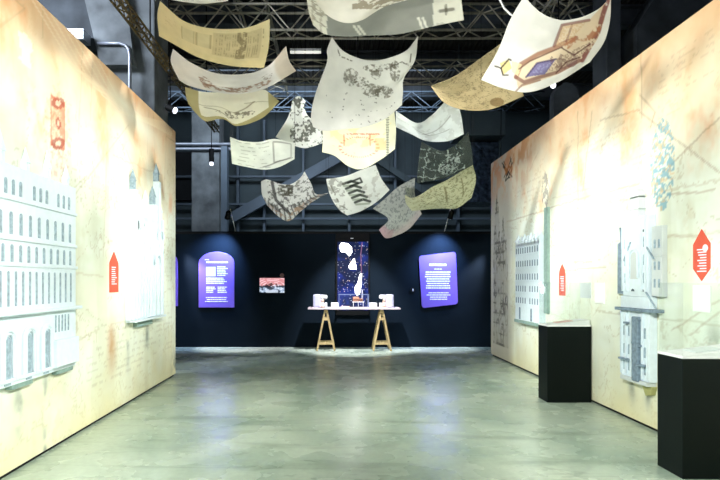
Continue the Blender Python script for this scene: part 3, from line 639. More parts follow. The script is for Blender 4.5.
for k in range(4):
    p = Vector(qd[k]); a = (Vector(qd[k-1])-p).normalized(); b_ = (Vector(qd[(k+1) % 4])-p).normalized(); R = 0.07
    for j in range(5):
        s = j/4; pts.append(tuple(p+a*R*(1-s)**2+b_*R*s**2))
link('board', bprism(MB(), pts, 0.0, 0.028), M['violet'], t)
lines(t, 2.16, 2.33, 1.78, 1.81, .06, .03, 8, True); lines(t, 2.02, 2.46, 1.70, 1.765, .06, .045, 9, True, 'heading'); lines(t, 2.15, 2.33, 1.64, 1.66, .04, .015, 10, True)
lines(t, 1.93, 2.55, 1.23, 1.60, .048, .024, 11, True); lines(t, 2.0, 2.5, 0.97, 1.16, .045, .020, 12, True)
t = thing('text_panel', 'violet text panel half hidden behind the far end of the left wall', 'panel', (-3.6, YB, 0.85))
x0, z0 = bp(150, 306); x1, z1 = bp(178, 262); xm = (x0+x1)/2
pts = [(x0, z0), (x1, z0), (x1, z1)]+[(xm+(x1-xm)*math.cos(k*math.pi/14), z1+0.22*math.sin(k*math.pi/14)) for k in range(1, 14)]+[(x0, z1)]
link('board', bprism(MB(), pts, 0.0, 0.028), M['violet'], t)

def grid_pic(name, x0, x1, z0, z1, Y, fn, m, parent, nu=160, nv=200):
    U, V = np.meshgrid(np.linspace(0, 1, nu), np.linspace(0, 1, nv)); co = np.stack([x0+(x1-x0)*U, np.full_like(U, Y), z0+(z1-z0)*V], -1)
    if parent is not None: co = co-np.array(parent.location)
    return grid(name, co, fn(U, V), m, parent, smooth=False)
def emis_mat(name, k):
    m = bpy.data.materials.new(name); m.use_nodes = True; nt = m.node_tree; b = nt.nodes['Principled BSDF']; a = nt.nodes.new('ShaderNodeAttribute'); a.attribute_name = 'print'
    nt.links.new(a.outputs['Color'], b.inputs['Emission Color']); b.inputs['Emission Strength'].default_value = k; b.inputs['Base Color'].default_value = (0.004, 0.004, 0.006, 1); b.inputs['Roughness'].default_value = 0.3; b.inputs['Specular IOR Level'].default_value = 0.1
    return m
# tall display
t = thing('display_screen', 'tall portrait screen with white shapes on starry deep blue, behind the table', 'screen', (0.4, YB, 0.68))
x0, z0 = bp(335.5, 315); x1, z1 = bp(369.5, 233)
link('casing', MB().box(x0, x1, YB-0.06, YB-0.001, z0, z1), M['black'], t, bevel=0.005)
def scr(U, V):
    C = np.ones(U.shape+(3,))*np.array([0.0006, 0.0015, 0.007]); n = fbm(U*4, V*8, 2, 4); C = ink(C, ss(0.4, 0.75, n), (0.0013, 0.004, 0.035), 0.9)
    r = random.Random(4)
    for k in range(170):
        x, y, s = r.random(), r.random(), r.uniform(0.006, 0.013); C = ink(C, (np.hypot(U-x, (V-y)*2.1) < s)*1.0, r.choice([(0.25, 0.25, 0.3), (0.2, 0.24, 0.3), (0.3, 0.22, 0.18)]), r.uniform(0.15, 0.6))
    W = (1, 1, 1)
    C = ink(C, poly(U, V, [(.06, .93), (.12, .985), (.33, .975), (.46, .92), (.47, .84), (.38, .79), (.26, .85), (.12, .85)]), W)
    C = ink(C, poly(U, V, [(.36, .64), (.46, .71), (.54, .76), (.60, .66), (.62, .60), (.52, .60), (.40, .60)]), W)
    C = ink(C, poly(U, V, [(.58, .25), (.56, .33), (.66, .40), (.72, .52), (.79, .54), (.78, .38), (.72, .24), (.64, .21)]), W)
    C = ink(C, path(U, V, [(.80, .98), (.76, .82), (.78, .56)], 0.02), (0.035, 0.016, 0.03), 0.9)
    return C
sx0, sz0 = bp(337.5, 310); sx1, sz1 = bp(368, 242)
grid_pic('screen_face', sx0, sx1, sz0, sz1, YB-0.0625, scr, emis_mat('display light', 7.0), t)
link('maker_mark', MB().box(0.39, 0.45, YB-0.063, YB-0.06, 2.29, 2.305), M['ink'], t)
# small picture
t = thing('small_picture', 'small colourful glossy picture of a domed hall on the dark partition', 'picture', (-1.3, YB, 1.12))
x0, z0 = bp(259.8, 292.7); x1, z1 = bp(284.5, 278)
link('backing', MB().box(x0-.005, x1+.005, YB-0.02, YB, z0-.005, z1+.005), M['black'], t)
def pic(U, V):
    C = np.ones(U.shape+(3,))*np.array(lin((150, 170, 196))); n = fbm(U*9, V*7, 3, 4); r = np.hypot((U-.5)*1.0, (V-.45)*1.3)
    C = ink(C, (V > 0.45)*1.0, (214, 132, 132), 0.9); C = ink(C, (np.abs(r*7 % 1-0.5) < 0.22)*(V > .45)*(n > .42), (246, 214, 220), 0.8)
    C = ink(C, (r < 0.28)*(V > .35)*(n > .5), (70, 34, 34), 0.9); C = ink(C, (n > .56)*(V < .5), (30, 34, 44), 0.9); C = ink(C, (n < .42)*(V < .55), (214, 226, 240), 0.9)
    C = ink(C, ((V < .2) & (np.abs(U-.5) < .25))*1.0, (190, 200, 216), 0.8); return C
grid_pic('print_face', x0, x1, z0, z1, YB-0.0225, pic, emis_mat('emissive picture', 0.9), t, 90, 60)  # print face emits its own colours
x, z = bp(282, 275.3)
simple('round_badge', MB().tube([(x, YB-0.012, z), (x, YB, z)], 0.045, 16), mat('reddish grey badge', (120, 84, 84)), 'tiny round badge at the top right corner of the small picture', 'badge')
x, z = bp(412.7, 290)
o = simple('round_button', MB().tube([(x, YB-0.02, z), (x, YB, z)], 0.055, 18), M['black'], 'small round black plate with a white mark left of the skewed panel', 'plate')
link('white_mark', MB().box(x-.008, x+.012, YB-.024, YB-.019, z-.022, z+.026), M['ink'], o)

# ------------------------------------------------------------------ trestle table
TY0, TY1, TZ = 10.12, 10.58, 0.835
def tx(px, Y=10.15): return (px-CX)*Y/F
t = thing('trestle_table', 'long thin pinkish white table on two wooden trestles before the screen', 'table', (0.42, 10.35, 0))
link('table_top', MB().box(tx(307.8), tx(400.5), TY0, TY1, TZ, TZ+0.03), M['top'], t, bevel=0.004)
for cx_ in (325.8, 382.2):
    c0 = tx(cx_)
    tr = bpy.data.objects.new('trestle', None); COL.objects.link(tr); tr.parent = t
    def kid(nm, mb): 
        o = link(nm, mb, M['wood'], t, bevel=0.003); o.parent = tr; return o
    kid('beam', MB().box(c0-.03, c0+.03, TY0+.03, TY1-.03, TZ-0.07, TZ))
    for y in (TY0+.06, TY1-.06):
        for s in (-1, 1): kid('leg', MB().bar((c0+s*.02, y, TZ-.045), (c0+s*.175, y, 0.005), 0.035, 0.03))
        kid('crossbar', MB().box(c0-.145, c0+.145, y-.012, y+.012, 0.13, 0.175)); kid('collar', MB().box(c0-.055, c0+.055, y-.02, y+.02, TZ-.22, TZ-.17))
    kid('stretcher', MB().box(c0-.012, c0+.012, TY0+.06, TY1-.06, 0.14, 0.165))
TT = TZ+0.03
def machine(cx_, sgn, label):
    t = thing('robot_model', label, 'model', (cx_, 10.3, TT))
    def bx(n, a, b_, y0, y1, z0, z1, m, bv=0.02):
        u, v = sorted((cx_+sgn*a, cx_+sgn*b_)); return link(n, MB().box(u, v, y0, y1, TT+z0, TT+z1), m, t, bevel=bv)
    bx('housing', -0.16, 0.0, 10.2, 10.42, 0, 0.265, M['lilac'], 0.035)
    bx('arm', -0.02, 0.13, 10.24, 10.36, 0.17, 0.255, M['whitep'], 0.03)
    b = MB(); b.lathe([(0.0, .10), (.03, .105), (.035, .15), (.025, .18), (0.0, .185)], (cx_+sgn*0.03, 10.28, TT), 12); b.lathe([(.045, 0), (.04, .05), (.03, .105), (0, .11)], (cx_+sgn*0.03, 10.28, TT), 12)
    link('clay_figure', b, mat('pale clay', (222, 190, 168)), t, smooth=True)
    bx('foot', 0.075, 0.125, 10.24, 10.36, 0, 0.10, M['whitep'], 0.01)
machine(tx(321, 10.3), 1, 'white rounded machine with an arm facing right, left end of the table')
machine(tx(385.5, 10.3), -1, 'white rounded machine with an arm facing left, right end of the table')
simple('white_box', MB().box(tx(331), tx(338.5), 10.2, 10.36, TT, TT+0.10), M['whitep'], 'small white box on the table beside the left machine', 'box', bevel=0.008)
simple('white_box', MB().box(tx(369.5), tx(377.3), 10.2, 10.36, TT, TT+0.095), M['whitep'], 'small white box on the table right of the framed case', 'box', bevel=0.008)
simple('flat_tray', MB().box(tx(341.5), tx(350), 10.16, 10.27, TT, TT+0.03), M['pink'], 'low pinkish tray on the table at the foot of the framed case', 'tray', bevel=0.005)
t = thing('framed_case', 'open metal framed glass case in the middle of the table', 'case', (tx(354), 10.4, TT))
xa, xb = tx(339, 10.3), tx(368.5, 10.3); ya, yb = 10.29, 10.52; zt = TT+0.265
for x in (xa, xb):
    for y in (ya, yb): link('upright', MB().box(x-.007, x+.007, y-.007, y+.007, TT, zt), M['frame'], t)
for y in (ya, yb): link('top_rail', MB().box(xa, xb, y-.007, y+.007, zt-.012, zt+.002), M['frame'], t)
for x in (xa, xb): link('side_rail', MB().box(x-.007, x+.007, ya, yb, zt-.012, zt+.002), M['frame'], t)
link('glass_pane', MB().box(xa, xb, ya-.002, ya+.002, TT, zt-.01), M['glass'], t)
t = thing('copper_model', 'small copper coloured model house on thin legs inside the framed case', 'model', (tx(358, 10.4), 10.4, TT))
xa, xb = tx(352.3, 10.4), tx(364, 10.4)
link('platform', MB().box(xa, xb, 10.33, 10.46, TT+.10, TT+.115), M['whitep'], t)
for x in (xa+.02, (xa+xb)/2, xb-.02): 
    link('leg', MB().box(x-.006, x+.006, 10.34, 10.352, TT, TT+.10), M['whitep'], t)
link('house', MB().box(xa+.01, xa+.14, 10.35, 10.45, TT+.115, TT+.215), M['copper'], t, bevel=0.012); link('annex', MB().box(xa+.145, xb-.02, 10.35, 10.45, TT+.115, TT+.18), M['copper'], t, bevel=0.02)
link('mast', MB().tube([(xb-.04, 10.38, TT+.115), (xb-.035, 10.38, TT+.30), (xb-.045, 10.38, TT+.37)], 0, 8, radii=[.022, .012, .005]), M['lilac'], t, smooth=True)

# ------------------------------------------------------------------ hanging printed sheets
def edge(pts, n):
    p = np.array(pts, float)
    if len(p) == 2: s = np.linspace(0, 1, n)[:, None]; return p[0]*(1-s)+p[1]*s
    P_ = np.vstack([2*p[0]-p[1], p, 2*p[-1]-p[-2]]); out = []
    for i in range(1, len(P_)-2):
        for s in np.linspace(0, 1, 24, endpoint=False):
            a, b_, c_, d_ = P_[i-1:i+3]; out.append(0.5*(2*b_+(c_-a)*s+(2*a-5*b_+4*c_-d_)*s*s+(3*b_-a-3*c_+d_)*s**3))
    out.append(p[-1]); out = np.array(out); L = np.r_[0, np.cumsum(np.hypot(*np.diff(out, axis=0).T))]; t_ = np.linspace(0, L[-1], n)
    return np.stack([np.interp(t_, L, out[:, k]) for k in range(2)], 1)
cloth_m = attr_mat('printed cloth', 0.85, trans=0.22, noise=0.05, nscale=6)
sheer_m = attr_mat('sheer dark cloth', 0.6, trans=0.2, alpha=0.78, noise=0.15, nscale=8)
def sheet(label, top, bot, left, right, dep, base, art, nu=110, nv=84, m=None, wires=True, parent=None, name='printed_sheet', belly=0.12, seed=0):
    """top/bot run left to right, left/right run top to bottom; dep = distance of the TL, TR, BL, BR corners"""
    left = left or [top[0], bot[0]]; right = right or [top[-1], bot[-1]]
    T, B, L, R = edge(top, nu), edge(bot, nu), edge(left, nv), edge(right, nv)
    u = np.linspace(0, 1, nu)[None, :, None]; v = np.linspace(0, 1, nv)[:, None, None]
    S = (1-v)*T[None]+v*B[None]+(1-u)*L[:, None]+u*R[:, None]-((1-u)*(1-v)*T[0]+u*(1-v)*T[-1]+(1-u)*v*B[0]+u*v*B[-1])
    U, V = np.meshgrid(u.ravel(), v.ravel()); D = dep[0]*(1-U)*(1-V)+dep[1]*U*(1-V)+dep[2]*(1-U)*V+dep[3]*U*V
    D = D+belly*np.sin(np.pi*U)*(0.5+0.5*V)+0.03*(fbm(U*3+seed, V*3, 2, 2)-0.5)*2*np.sin(np.pi*U)
    X = (S[..., 0]-CX)*D/F; Z = H+(CY-S[..., 1])*D/F; co = np.stack([X, D, Z], -1)
    C = np.ones(U.shape+(3,))*np.array(lin(base)); n = fbm(U*5+seed, V*4, 3, 4); C = C*(0.95+0.1*n)[..., None]
    C = art(C, U, V, S[..., 0], S[..., 1], seed) if art else C
    c0 = co.reshape(-1, 3).mean(0); c0 = c0 if parent is None else np.array(parent.location)
    o = grid(name, co-c0, C, m or cloth_m, parent)
    if parent is None: o.location = c0
    so = o.modifiers.new('solid', 'SOLIDIFY'); so.thickness = 0.003; so.offset = 0
    if parent is None: tag(o, label, 'hanging sheet', 'printed sheets hung over the corridor')
    if wires:
        for i, j in ((0, 0), (0, -1), (-1, 0), (-1, -1)):
            p = co[i, j]; w_ = link('hanging_wire', MB().tube([tuple(p), (p[0], p[1], 7.41)], 0.0015, 5), M['wire']); w_.parent = o
            for vv in w_.data.vertices: vv.co -= Vector(c0)
    return o
def n_(U, V, a, b_, s): return fbm(U*a+s*3.1, V*b_+s, s, 4)
def art_text(C, U, V, X, Y, s):
    C = ink(C, (U > .52)*(U < .93)*(V > .12)*(V < .78), (170, 150, 112), 0.35)
    C = ink(C, ((U > .55)*(U < .9)*(V > .15)*(V < .75))*(np.abs((U*46) % 1-.5) < .22)*ss(.4, .62, n_(U, V, 30, 16, 3)), (128, 110, 80), 0.5)
    C = ink(C, ((U > .72)*(U < .8)*(V > .1)*(V < .8)*(n_(U, V, 50, 12, 2) > .5)), (110, 92, 64), 0.6)
    for (a, b_) in ((.25, .36), (.38, .50)):
        m = (np.abs(np.abs(U-(a+b_)/2)-(b_-a)/2) < .006)*(V > .2)*(V < .62); C = ink(C, m*1.0, (150, 128, 88), .6); C = ink(C, (U > a)*(U < b_)*(V > .2)*(V < .62)*1.0, (196, 186, 150), .4)
    C = ink(C, rows(V, U, .15, .6, .93, .955, .03, .04, 2), (90, 72, 50), .8); C = ink(C, rows(U, V, .08, .2, .2, .5, .05, .03, 1), (150, 120, 80), .4); return ink(C, (V > .84)*1.0, (226, 210, 160), .5)
def art_ship(C, U, V, X, Y, s):
    d = np.abs(V-(.78-.25*np.abs(U-.55))); C = ink(C, (d < .14)*(U > .24)*(U < .80)*(n_(U, V, 40, 14, 1) > .5), (150, 106, 80), .75)
    C = ink(C, (np.hypot((U-.29)/.05, (V-.5)/.22) < 1)*(n_(U, V, 60, 20, 2) > .5), (140, 96, 70), .7); C = ink(C, (np.hypot((U-.78)/.05, (V-.5)/.15) < 1)*(n_(U, V, 60, 20, 3) > .55), (130, 110, 100), .7)
    return ink(C, ss(.84, .88, U), (206, 190, 172), .8)
def art_olive(C, U, V, X, Y, s):
    m = ((U > .14)*(U < .86)*(V > -.1)*(V < .86-.5*np.abs(U-.45)+.1))*1.0; C = ink(C, m, (226, 222, 204), .95)
    C = ink(C, m*(np.abs(V-.35-.5*U % .3) < .012), (150, 140, 110), .6)
    C = ink(C, (np.hypot((U-.5)/.2, (V-.7)/.12) < 1)*(n_(U, V, 50, 16, 2) > .54), (110, 100, 84), .8); C = ink(C, path(U, V, [(.5, .6), (.62, .5), (.7, .38)], .02), (130, 120, 96), .7); return ink(C, path(U, V, [(.2, .5), (.3, .62), (.42, .85)], .015), (140, 130, 104), .7)
def art_ink(C, U, V, X, Y, s):
    n = .5*n_(X*.02, Y*.02, 30, 30, 1)+.5*n_(X*.02, Y*.02, 9, 9, 3)
    for (x, y, a, b_) in ((351, 77, 6, 7), (361, 82, 6, 4), (372, 90, 8, 5), (384, 92, 7, 5), (376, 68, 10, 3), (376, 73, 4, 5), (395, 71, 4, 8), (390, 66, 6, 2)):
        C = ink(C, (np.hypot((X-x)/a, (Y-y)/b_) < 1.3)*ss(.42, .56, n), (104, 98, 84), .8)
    C = ink(C, path(X, Y, [(338, 50), (340, 56), (352, 61)], .9)*(n_(X*.1, Y*.1, 8, 8, 3) > .42), (90, 84, 72), .8); C = ink(C, path(X, Y, [(390, 67), (402, 62), (411, 66)], 1.1)*(n_(X*.1, Y*.1, 8, 8, 4) > .4), (90, 84, 72), .8)
    C = ink(C, path(X, Y, [(411, 54), (410, 62)], .9), (80, 74, 64), .8)
    r = random.Random(3)
    for k in range(46): 
        x, y = r.uniform(326, 396), r.uniform(92, 124); C = ink(C, (np.hypot(X-x, Y-y) < r.choice([.5, .7]))*1.0, (84, 80, 76), .7)
    return C
def art_redmap(C, U, V, X, Y, s):
    C = ink(C, (U > .1)*(U < .95)*(V > .0)*(V < .75)*(n_(U, V, 6, 6, 3) > .5), (240, 218, 140), .45)
    e = np.hypot((X-359)/19, (Y-147)/10); C = ink(C, (np.abs(e-1) < .08)*(np.sin(np.arctan2(Y-147, X-359)*34) > .0), (200, 110, 90), .6)
    C = ink(C, (np.abs(np.abs(X-357)-13) < .7)*(np.abs(Y-140) < 6)*1.0, (200, 110, 84), .6); C = ink(C, (np.abs(Y-134) < .8)*(X > 345)*(X < 380)*(n_(X*.1, Y, 9, 1, 2) > .4), (200, 110, 84), .7)
    C = ink(C, ((X > 386)*(X < 389)*(np.abs((Y*.6) % 1-.5) < .3)), (90, 96, 90), .8); return ink(C, (X > 375)*(X < 386)*(Y > 138)*(Y < 150)*(n_(U, V, 9, 9, 1) > .45), (236, 188, 110), .5)
def art_faint(C, U, V, X, Y, s):
    C = ink(C, (n_(U, V, 9, 5, s) > .6)*1.0, (168, 170, 168), .35); return ink(C, path(U, V, [(.4, .7), (.6, .6), (.85, .4)], .02)+path(U, V, [(.3, .5), (.5, .75), (.8, .7)], .015), (120, 118, 116), .55)
def art_brown(C, U, V, X, Y, s):
    n = n_(U, V, 10, 9, 2)
    C = ink(C, (np.abs(n-.5) < .012)+(np.abs(n-.42) < .008)*1.0, (122, 100, 74), .6); C = ink(C, (np.abs(n_(U, V, 5, 5, 4)-.5) < .01)*1.0, (110, 90, 70), .6)
    return ink(C, (np.hypot((X-497)/7, (Y-102)/4.5) < 1)*1.0, (136, 108, 72), .8)
def art_colour(C, U, V, X, Y, s):
    n = n_(X*.02, Y*.02, 10, 10, 1); mv = (138, 92, 84); pu = (112, 106, 158); cr = (222, 196, 160)
    C = ink(C, poly(X, Y, [(521, 64), (538, 52), (554, 48), (562, 25), (589, 20), (606, 2), (604, 20), (598, 38), (583, 61), (556, 75), (531, 84), (518, 88), (516, 77)]), cr, .75)
    C = ink(C, path(X, Y, [(516, 77), (521, 64), (538, 54), (554, 48), (566, 42), (576, 38)], 3.0), (160, 112, 90), .85)
    C = ink(C, path(X, Y, [(516, 77), (524, 82), (540, 77), (558, 72), (580, 60)], 2.4), mv, .8)
    C = ink(C, path(X, Y, [(554, 46), (562, 25), (589, 20)], 2.0), mv, .8); C = ink(C, path(X, Y, [(572, 25), (566, 42)], 1.4), mv, .7)
    C = ink(C, path(X, Y, [(609, -4), (603, 14), (598, 32), (582, 60)], 3.2)*ss(.3, .5, n), (134, 72, 70), .9)
    C = ink(C, path(X, Y, [(567, 46), (576, 38), (590, 38), (598, 28)], 4.0)*ss(.35, .5, n), (180, 116, 84), .85)
    C = ink(C, poly(X, Y, [(526, 77), (537, 63), (556, 59), (545, 74)]), pu, .9); C = ink(C, path(X, Y, [(526, 77), (537, 63), (556, 59)], 1.2), (64, 54, 96), .8)
    C = ink(C, (np.hypot((X-564)/14, (Y-60)/9) < 1)*(n > .5), (112, 80, 84), .6); C = ink(C, poly(X, Y, [(500, 63), (509, 59), (512, 68), (503, 75)]), (226, 206, 140), .9)
    C = ink(C, poly(X, Y, [(512, 61), (522, 64), (518, 76), (512, 72)]), (232, 216, 170), .7); C = ink(C, path(X, Y, [(495, 66), (501, 68), (509, 59), (511, 60)], 1.1)+path(X, Y, [(501, 68), (503, 75), (508, 75)], 1.1), (70, 56, 52), .9)
    n2 = n_(X*.02, Y*.02, 34, 34, 5)
    C = ink(C, poly(X, Y, [(562, 27), (586, 22), (574, 37), (566, 44), (556, 46)])*ss(.4, .6, n2), (206, 170, 130), .6)
    C = ink(C, poly(X, Y, [(548, 70), (560, 56), (598, 38), (582, 60), (560, 72)])*ss(.46, .6, n2), (124, 84, 78), .55)
    C = ink(C, path(X, Y, [(519, 69), (530, 61), (548, 53), (562, 47)], 1.0)+path(X, Y, [(562, 48), (574, 55), (590, 44)], 1.0)+path(X, Y, [(556, 73), (566, 62), (580, 57)], 1.0), (96, 58, 54), .8)
    C = ink(C, poly(X, Y, [(531, 74), (540, 65), (552, 62), (544, 72)])*ss(.4, .6, n2), (160, 156, 196), .7)
    return ink(C, path(X, Y, [(516, 91), (522, 85), (540, 80)], 1.2), mv, .7)
def art_silver(C, U, V, X, Y, s):
    n = n_(U, V, 9, 7, 2); C = ink(C, (X > 327)*(X < 433)*1.0, (150, 150, 142), .95)
    for x in (354, 358.5, 418.5, 423): C = ink(C, seg(X, Y, (x, 18 if x > 400 else 26), (x+6, 34), 1.6), (236, 232, 220), .9)
    C = ink(C, (X < 327)*(np.abs(n-.5) < .05), (150, 140, 120), .7); C = ink(C, (np.abs((X*.12) % 1-.5) < .1)*(X < 327), (170, 160, 140), .6)
    C = ink(C, path(X, Y, [(440, 11), (453, 9)], 2.2)+path(X, Y, [(446, 5), (446, 14)], 1.6), (110, 104, 92), .8); return ink(C, (X > 436)*(X < 460)*(n > .6), (170, 164, 150), .4)
def art_flap(C, U, V, X, Y, s): return ink(C, (X > 352)*(Y < 9)*(n_(U, V, 22, 12, 2) > .45), (140, 124, 96), .75)
def art_inkmap(C, U, V, X, Y, s): return ink(C, ((X > 290)*(.5*n_(X*.03, Y*.03, 18, 18, 1)+.5*n_(X*.03, Y*.03, 5, 5, 2) > .54)), (66, 68, 58), .85)
def art_plan(C, U, V, X, Y, s):
    C = ink(C, (np.abs((V*7) % 1-.5) < .12)*(U > .1)*(U < .6)*(n_(U, V, 16, 4, 1) > .5), (150, 148, 140), .5)
    m = (np.abs(np.abs(U-.8)-.14) < .012)*(V > .1)*(V < .8)+(np.abs(np.abs(V-.45)-.35) < .03)*(np.abs(U-.8) < .14); C = ink(C, np.clip(m, 0, 1)*1.0, (130, 128, 122), .6)
    return ink(C, path(U, V, [(.5, .9), (.75, .78), (.95, .85)], .03), (110, 108, 104), .7)
def art_photo(C, U, V, X, Y, s):
    n = .6*n_(X*.03, Y*.03, 18, 18, 2)+.4*n_(X*.03, Y*.03, 5, 5, 1)
    C = ink(C, (U > .12)*(U < .62)*ss(.50, .62, n), (74, 70, 66), .8); C = ink(C, (X > 278)*(X < 293)*(Y > 185)*(Y < 196)*ss(.3, .5, n), (70, 66, 52), .85)
    C = ink(C, path(X, Y, [(272, 182), (276, 200), (290, 214)], 2.0), (60, 58, 58), .85); C = ink(C, (V > .6)*(np.abs((U*14+V*3) % 1-.5) < .16), (60, 56, 54), .8); C = ink(C, (V > .72)*(n > .55), (196, 166, 140), .7)
    return ink(C, (U > .62)*(n_(U, V, 20, 20, 4) > .58), (84, 84, 76), .7)
def art_arches(C, U, V, X, Y, s):
    n = n_(X*.03, Y*.03, 8, 8, 3)
    for k in range(5):
        x, y = 345+3.0*k, 184+4.6*k; C = ink(C, path(X, Y, [(x-2, y), (x+6, y-3), (x+13, y-1)], 1.7), (38, 44, 38), .9); C = ink(C, path(X, Y, [(x-1, y+2), (x+12, y+1)], 1.4), (136, 150, 126), .7)
    C = ink(C, path(X, Y, [(348, 183), (360, 178), (362, 182), (350, 186)], 1.3), (30, 34, 30), .9); C = ink(C, path(X, Y, [(331, 186), (340, 205), (352, 212)], 1.0)*(n > .45), (120, 116, 108), .8)
    C = ink(C, (X < 345)*(n > .58), (130, 128, 118), .6); return ink(C, (X > 362)*(n > .62), (170, 166, 156), .5)
def art_mottle(C, U, V, X, Y, s):
    C = ink(C, (n_(U, V, 24, 24, 2) > .58)*1.0, (100, 106, 110), .55); C = ink(C, ss(.72, .95, V), (206, 190, 188), .7); return ink(C, (V > .78)*(U < .3)*1.0, (190, 120, 140), .35)
def art_dark(C, U, V, X, Y, s):
    n = n_(U, V, 5, 4, 2); m_ = n_(U, V, 14, 12, 3); a = np.abs((U*5.3+1.3*n+.3*V) % 1-.5) < .05; b_ = np.abs((V*4.2+1.7*n-.4*U) % 1-.5) < .06
    C = ink(C, (U < .85)*np.clip(a*1.0+b_, 0, 1)*ss(.36, .5, m_), (176, 186, 180), .6); return ink(C, (np.hypot((U-.55)/.2, (V-.6)/.3) < 1)*(n_(U, V, 34, 26, 4) > .56), (176, 186, 180), .6)
def art_ymap(C, U, V, X, Y, s):
    n = n_(U, V, 12, 9, 4); C = ink(C, (np.abs(n-.5) < .02)*1.0, (104, 102, 76), .6); C = ink(C, (n_(U, V, 40, 24, 2) > .62)*(U > .15), (110, 106, 78), .6)
    m = (np.abs(np.abs(U-.68)-.12) < .01)*(np.abs(V-.45) < .28); return ink(C, m*1.0, (120, 110, 76), .7)
sheet('yellowed parchment sheet with columns of text, upper left of the cloud of sheets',
      [(160, 1), (184, 21), (212, 28.5), (245, 28), (270, 19)], [(159, 36), (172, 43), (200, 58), (232, 66), (264, 68)], [(160, 1), (157.5, 15), (159, 36)], [(270, 19), (269, 45), (264, 68)], (4.7, 4.5, 5.2, 5.0), (222, 206, 162), art_text, seed=1)
sheet('long white curling sheet with small brown ships along its lower edge',
      [(173, 49), (190, 62), (215, 73), (245, 74), (268, 66), (286, 46)], [(179, 80), (190, 86), (215, 92), (240, 94), (266, 88), (296, 71)], [(173, 49), (171, 62), (179, 80)], [(286, 46), (289, 60), (296, 71)], (5.3, 5.1, 5.8, 5.5), (226, 220, 216), art_ship, seed=2)
sheet('olive bordered sheet with a pale centre, tucked under the ship sheet',
      [(185, 87), (205, 92), (240, 92), (262, 89), (279, 101)], [(193, 110), (205, 121), (218, 119), (226, 120), (238, 126), (262, 118), (279, 101.5)], [(185, 87), (187, 100), (193, 110)], [(279, 101), (279, 101.3), (279, 101.5)], (5.95, 5.85, 6.15, 6.05), (176, 166, 122), art_olive, seed=3)
s_ = sheet('big silver grey sheet with white double stripes and a folded flap at the top centre',
      [(306, -14), (340, -12), (400, -24), (458, -34)], [(313, 25), (325, 34), (345, 36.5), (370, 35.5), (400, 34), (430, 27), (464, 20)], [(306, -14), (308, 8), (313, 25)], [(458, -34), (461, -5), (464, 20)], (3.7, 3.5, 4.2, 4.0), (226, 222, 208), art_silver, seed=4)
sheet('', [(313, -14), (350, -18), (392, -22), (440, -26)], [(317, 4), (330, 17), (346, 23), (362, 20), (386, 6), (420, -3), (440, -10)], None, None, (3.6, 3.45, 3.85, 3.7), (230, 224, 210), art_flap, wires=False, parent=s_, name='folded_flap', seed=5)
sheet('large white sheet with grey ink blotches hanging at the centre',
      [(332, 37), (342, 50), (358, 58), (375, 60.5), (395, 56), (408, 49), (418, 36)], [(313, 127), (325, 131), (345, 129), (365, 127), (385, 119), (402, 105)], [(332, 37), (327, 50), (327, 62), (316, 92), (311, 115), (313, 127)], [(418, 36), (415, 60), (404, 78), (403, 92), (402, 105)], (4.6, 4.5, 5.2, 5.0), (216, 214, 206), art_ink, nu=150, nv=120, seed=6)
sheet('pale yellow sheet with a red dotted plan, below the ink blotch sheet',
      [(320, 120), (345, 118), (370, 114), (394, 108)], [(322, 152), (335, 156), (348, 166), (362, 169), (380, 160), (395, 149)], [(320, 120), (323, 135), (322, 152)], [(394, 108), (396, 130), (395, 149)], (5.6, 5.5, 6.0, 5.9), (230, 228, 200), art_redmap, nu=130, nv=110, seed=7)
sheet('plain white sheet curling up to the right, right of the ink blotch sheet',
      [(396, 111), (417, 123), (432, 115), (446, 101), (456, 97)], [(396, 127), (411, 134), (427, 141), (448, 141), (464, 134)], None, [(456, 97), (461, 115), (464, 134)], (5.95, 5.85, 6.3, 6.2), (216, 220, 220), art_faint, seed=8)
sheet('tan parchment sheet with fine lines, behind the large coloured sheet',
      [(431, 86), (455, 76), (478, 60), (503, 42)], [(431, 86.5), (445, 103), (466, 110), (492, 109), (524, 96)], [(431, 86), (431, 86.2), (431, 86.5)], [(503, 42), (514, 70), (524, 96)], (5.3, 4.7, 5.8, 5.2), (206, 186, 146), art_brown, seed=9)
sheet('largest white sheet with a coloured architectural drawing, upper right',
      [(524, -4), (540, 12), (560, 20), (582, 17), (600, 8), (611, -4)], [(481, 80), (505, 89), (530, 92), (560, 81), (590, 62)], [(524, -4), (510, 20), (498, 50), (481, 80)], [(611, -4), (610, 20), (604, 42), (590, 62)], (3.9, 3.8, 4.5, 4.3), (226, 222, 216), art_colour, nu=170, nv=130, seed=10)
sheet('narrow sheet dark with ink, hanging left of the ink blotch sheet',
      [(293, 99), (297, 96.5), (301, 96.5), (305.5, 101)], [(275.6, 137), (284, 141), (295, 146), (307, 148), (323, 143)], [(293, 99), (288, 117), (275.6, 137)], [(305.5, 101), (304, 107), (309, 117), (322, 125), (323, 143)], (7.2, 7.1, 7.7, 7.6), (228, 230, 224), art_inkmap, seed=11)
sheet('level off-white sheet with a faint ground plan, left of the narrow inky sheet',
      [(230, 137), (242, 141), (259, 142), (275, 139), (295, 143)], [(232, 163.7), (247, 167), (264, 169.6), (279, 167), (294.5, 159)], None, None, (6.6, 6.5, 7.0, 6.9), (218, 220, 212), art_plan, seed=12)
sheet('curled black and white sheet showing a town street, lowest at left',
      [(261, 181.5), (267, 179.5), (281, 184), (291, 184), (299.5, 178.6), (304.6, 171.6)], [(267, 205), (278, 216), (289, 221), (301, 211), (314, 201), (328.5, 193)], [(261, 181.5), (262, 194), (267, 205)], [(304.6, 171.6), (311, 183), (316, 194), (328.5, 193)], (8.1, 8.0, 8.5, 8.4), (224, 224, 220), art_photo, seed=13)
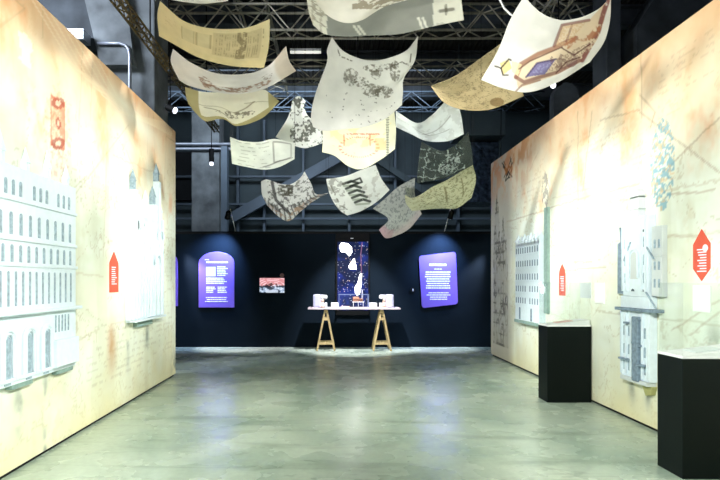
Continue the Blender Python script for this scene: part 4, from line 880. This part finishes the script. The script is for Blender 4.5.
sheet('tilted white sheet with a row of black arches, under the pale yellow sheet',
      [(326, 179), (336, 178), (349, 175), (361, 170), (375.7, 165)], [(347, 215.5), (361, 211), (377, 201.6), (389.5, 190)], [(326, 179), (330, 195), (338, 208.5), (347, 215.5)], [(375.7, 165), (381.4, 178.7), (389.5, 190)], (7.2, 7.0, 7.8, 7.6), (224, 226, 220), art_arches, nu=130, nv=110, seed=14)
sheet('speckled grey sheet twisting down, lowest of all the sheets',
      [(373, 208.5), (385.6, 198), (398, 187), (415, 177.5)], [(379, 230), (386, 238), (398, 235), (410, 228), (421.6, 214)], [(373, 208.5), (388, 219), (379, 230)], [(415, 177.5), (415, 195), (421.6, 214)], (8.3, 8.2, 8.8, 8.6), (182, 186, 180), art_mottle, seed=15)
sheet('dark see-through sheet with white street lines, right of centre',
      [(421.6, 141.6), (429, 146), (442, 151), (454, 146), (463.8, 137), (468, 132)], [(417, 183), (442, 179), (457.5, 173), (473, 165)], [(421.6, 141.6), (418.5, 162), (417, 183)], [(468, 132), (471.6, 150), (473, 165)], (6.75, 6.65, 7.1, 7.0), (62, 70, 66), art_dark, m=sheer_m, seed=16)
sheet('yellow green map sheet curling like a boat, right of the speckled grey sheet',
      [(405, 194.7), (411, 198), (420, 195), (432.5, 187), (445, 181), (460, 172), (473, 165)], [(412, 211), (432, 209), (445, 208.5), (457.5, 208), (471.6, 197.8)], [(405, 194.7), (406, 203), (412, 211)], [(473, 165), (476, 180), (471.6, 197.8)], (7.5, 7.3, 7.9, 7.7), (198, 198, 164), art_ymap, seed=17)
sheet('white sheet mostly out of view at the top left',
      [(165, -20), (200, -18), (235, -22)], [(168, -1), (185, 2), (205, 3.5), (228, 1)], None, None, (4.2, 4.1, 4.5, 4.4), (222, 220, 212), None, wires=True, seed=18)
simple('cable', MB().tube([P(x, y, 4.2) for x, y in ((498, -12), (500, 0), (504, 8), (510, 14), (518, 19), (526, 15))], 0.008, 6), M['whitep'], 'white cable looping beside the largest sheet at the top', 'cable', smooth=True)
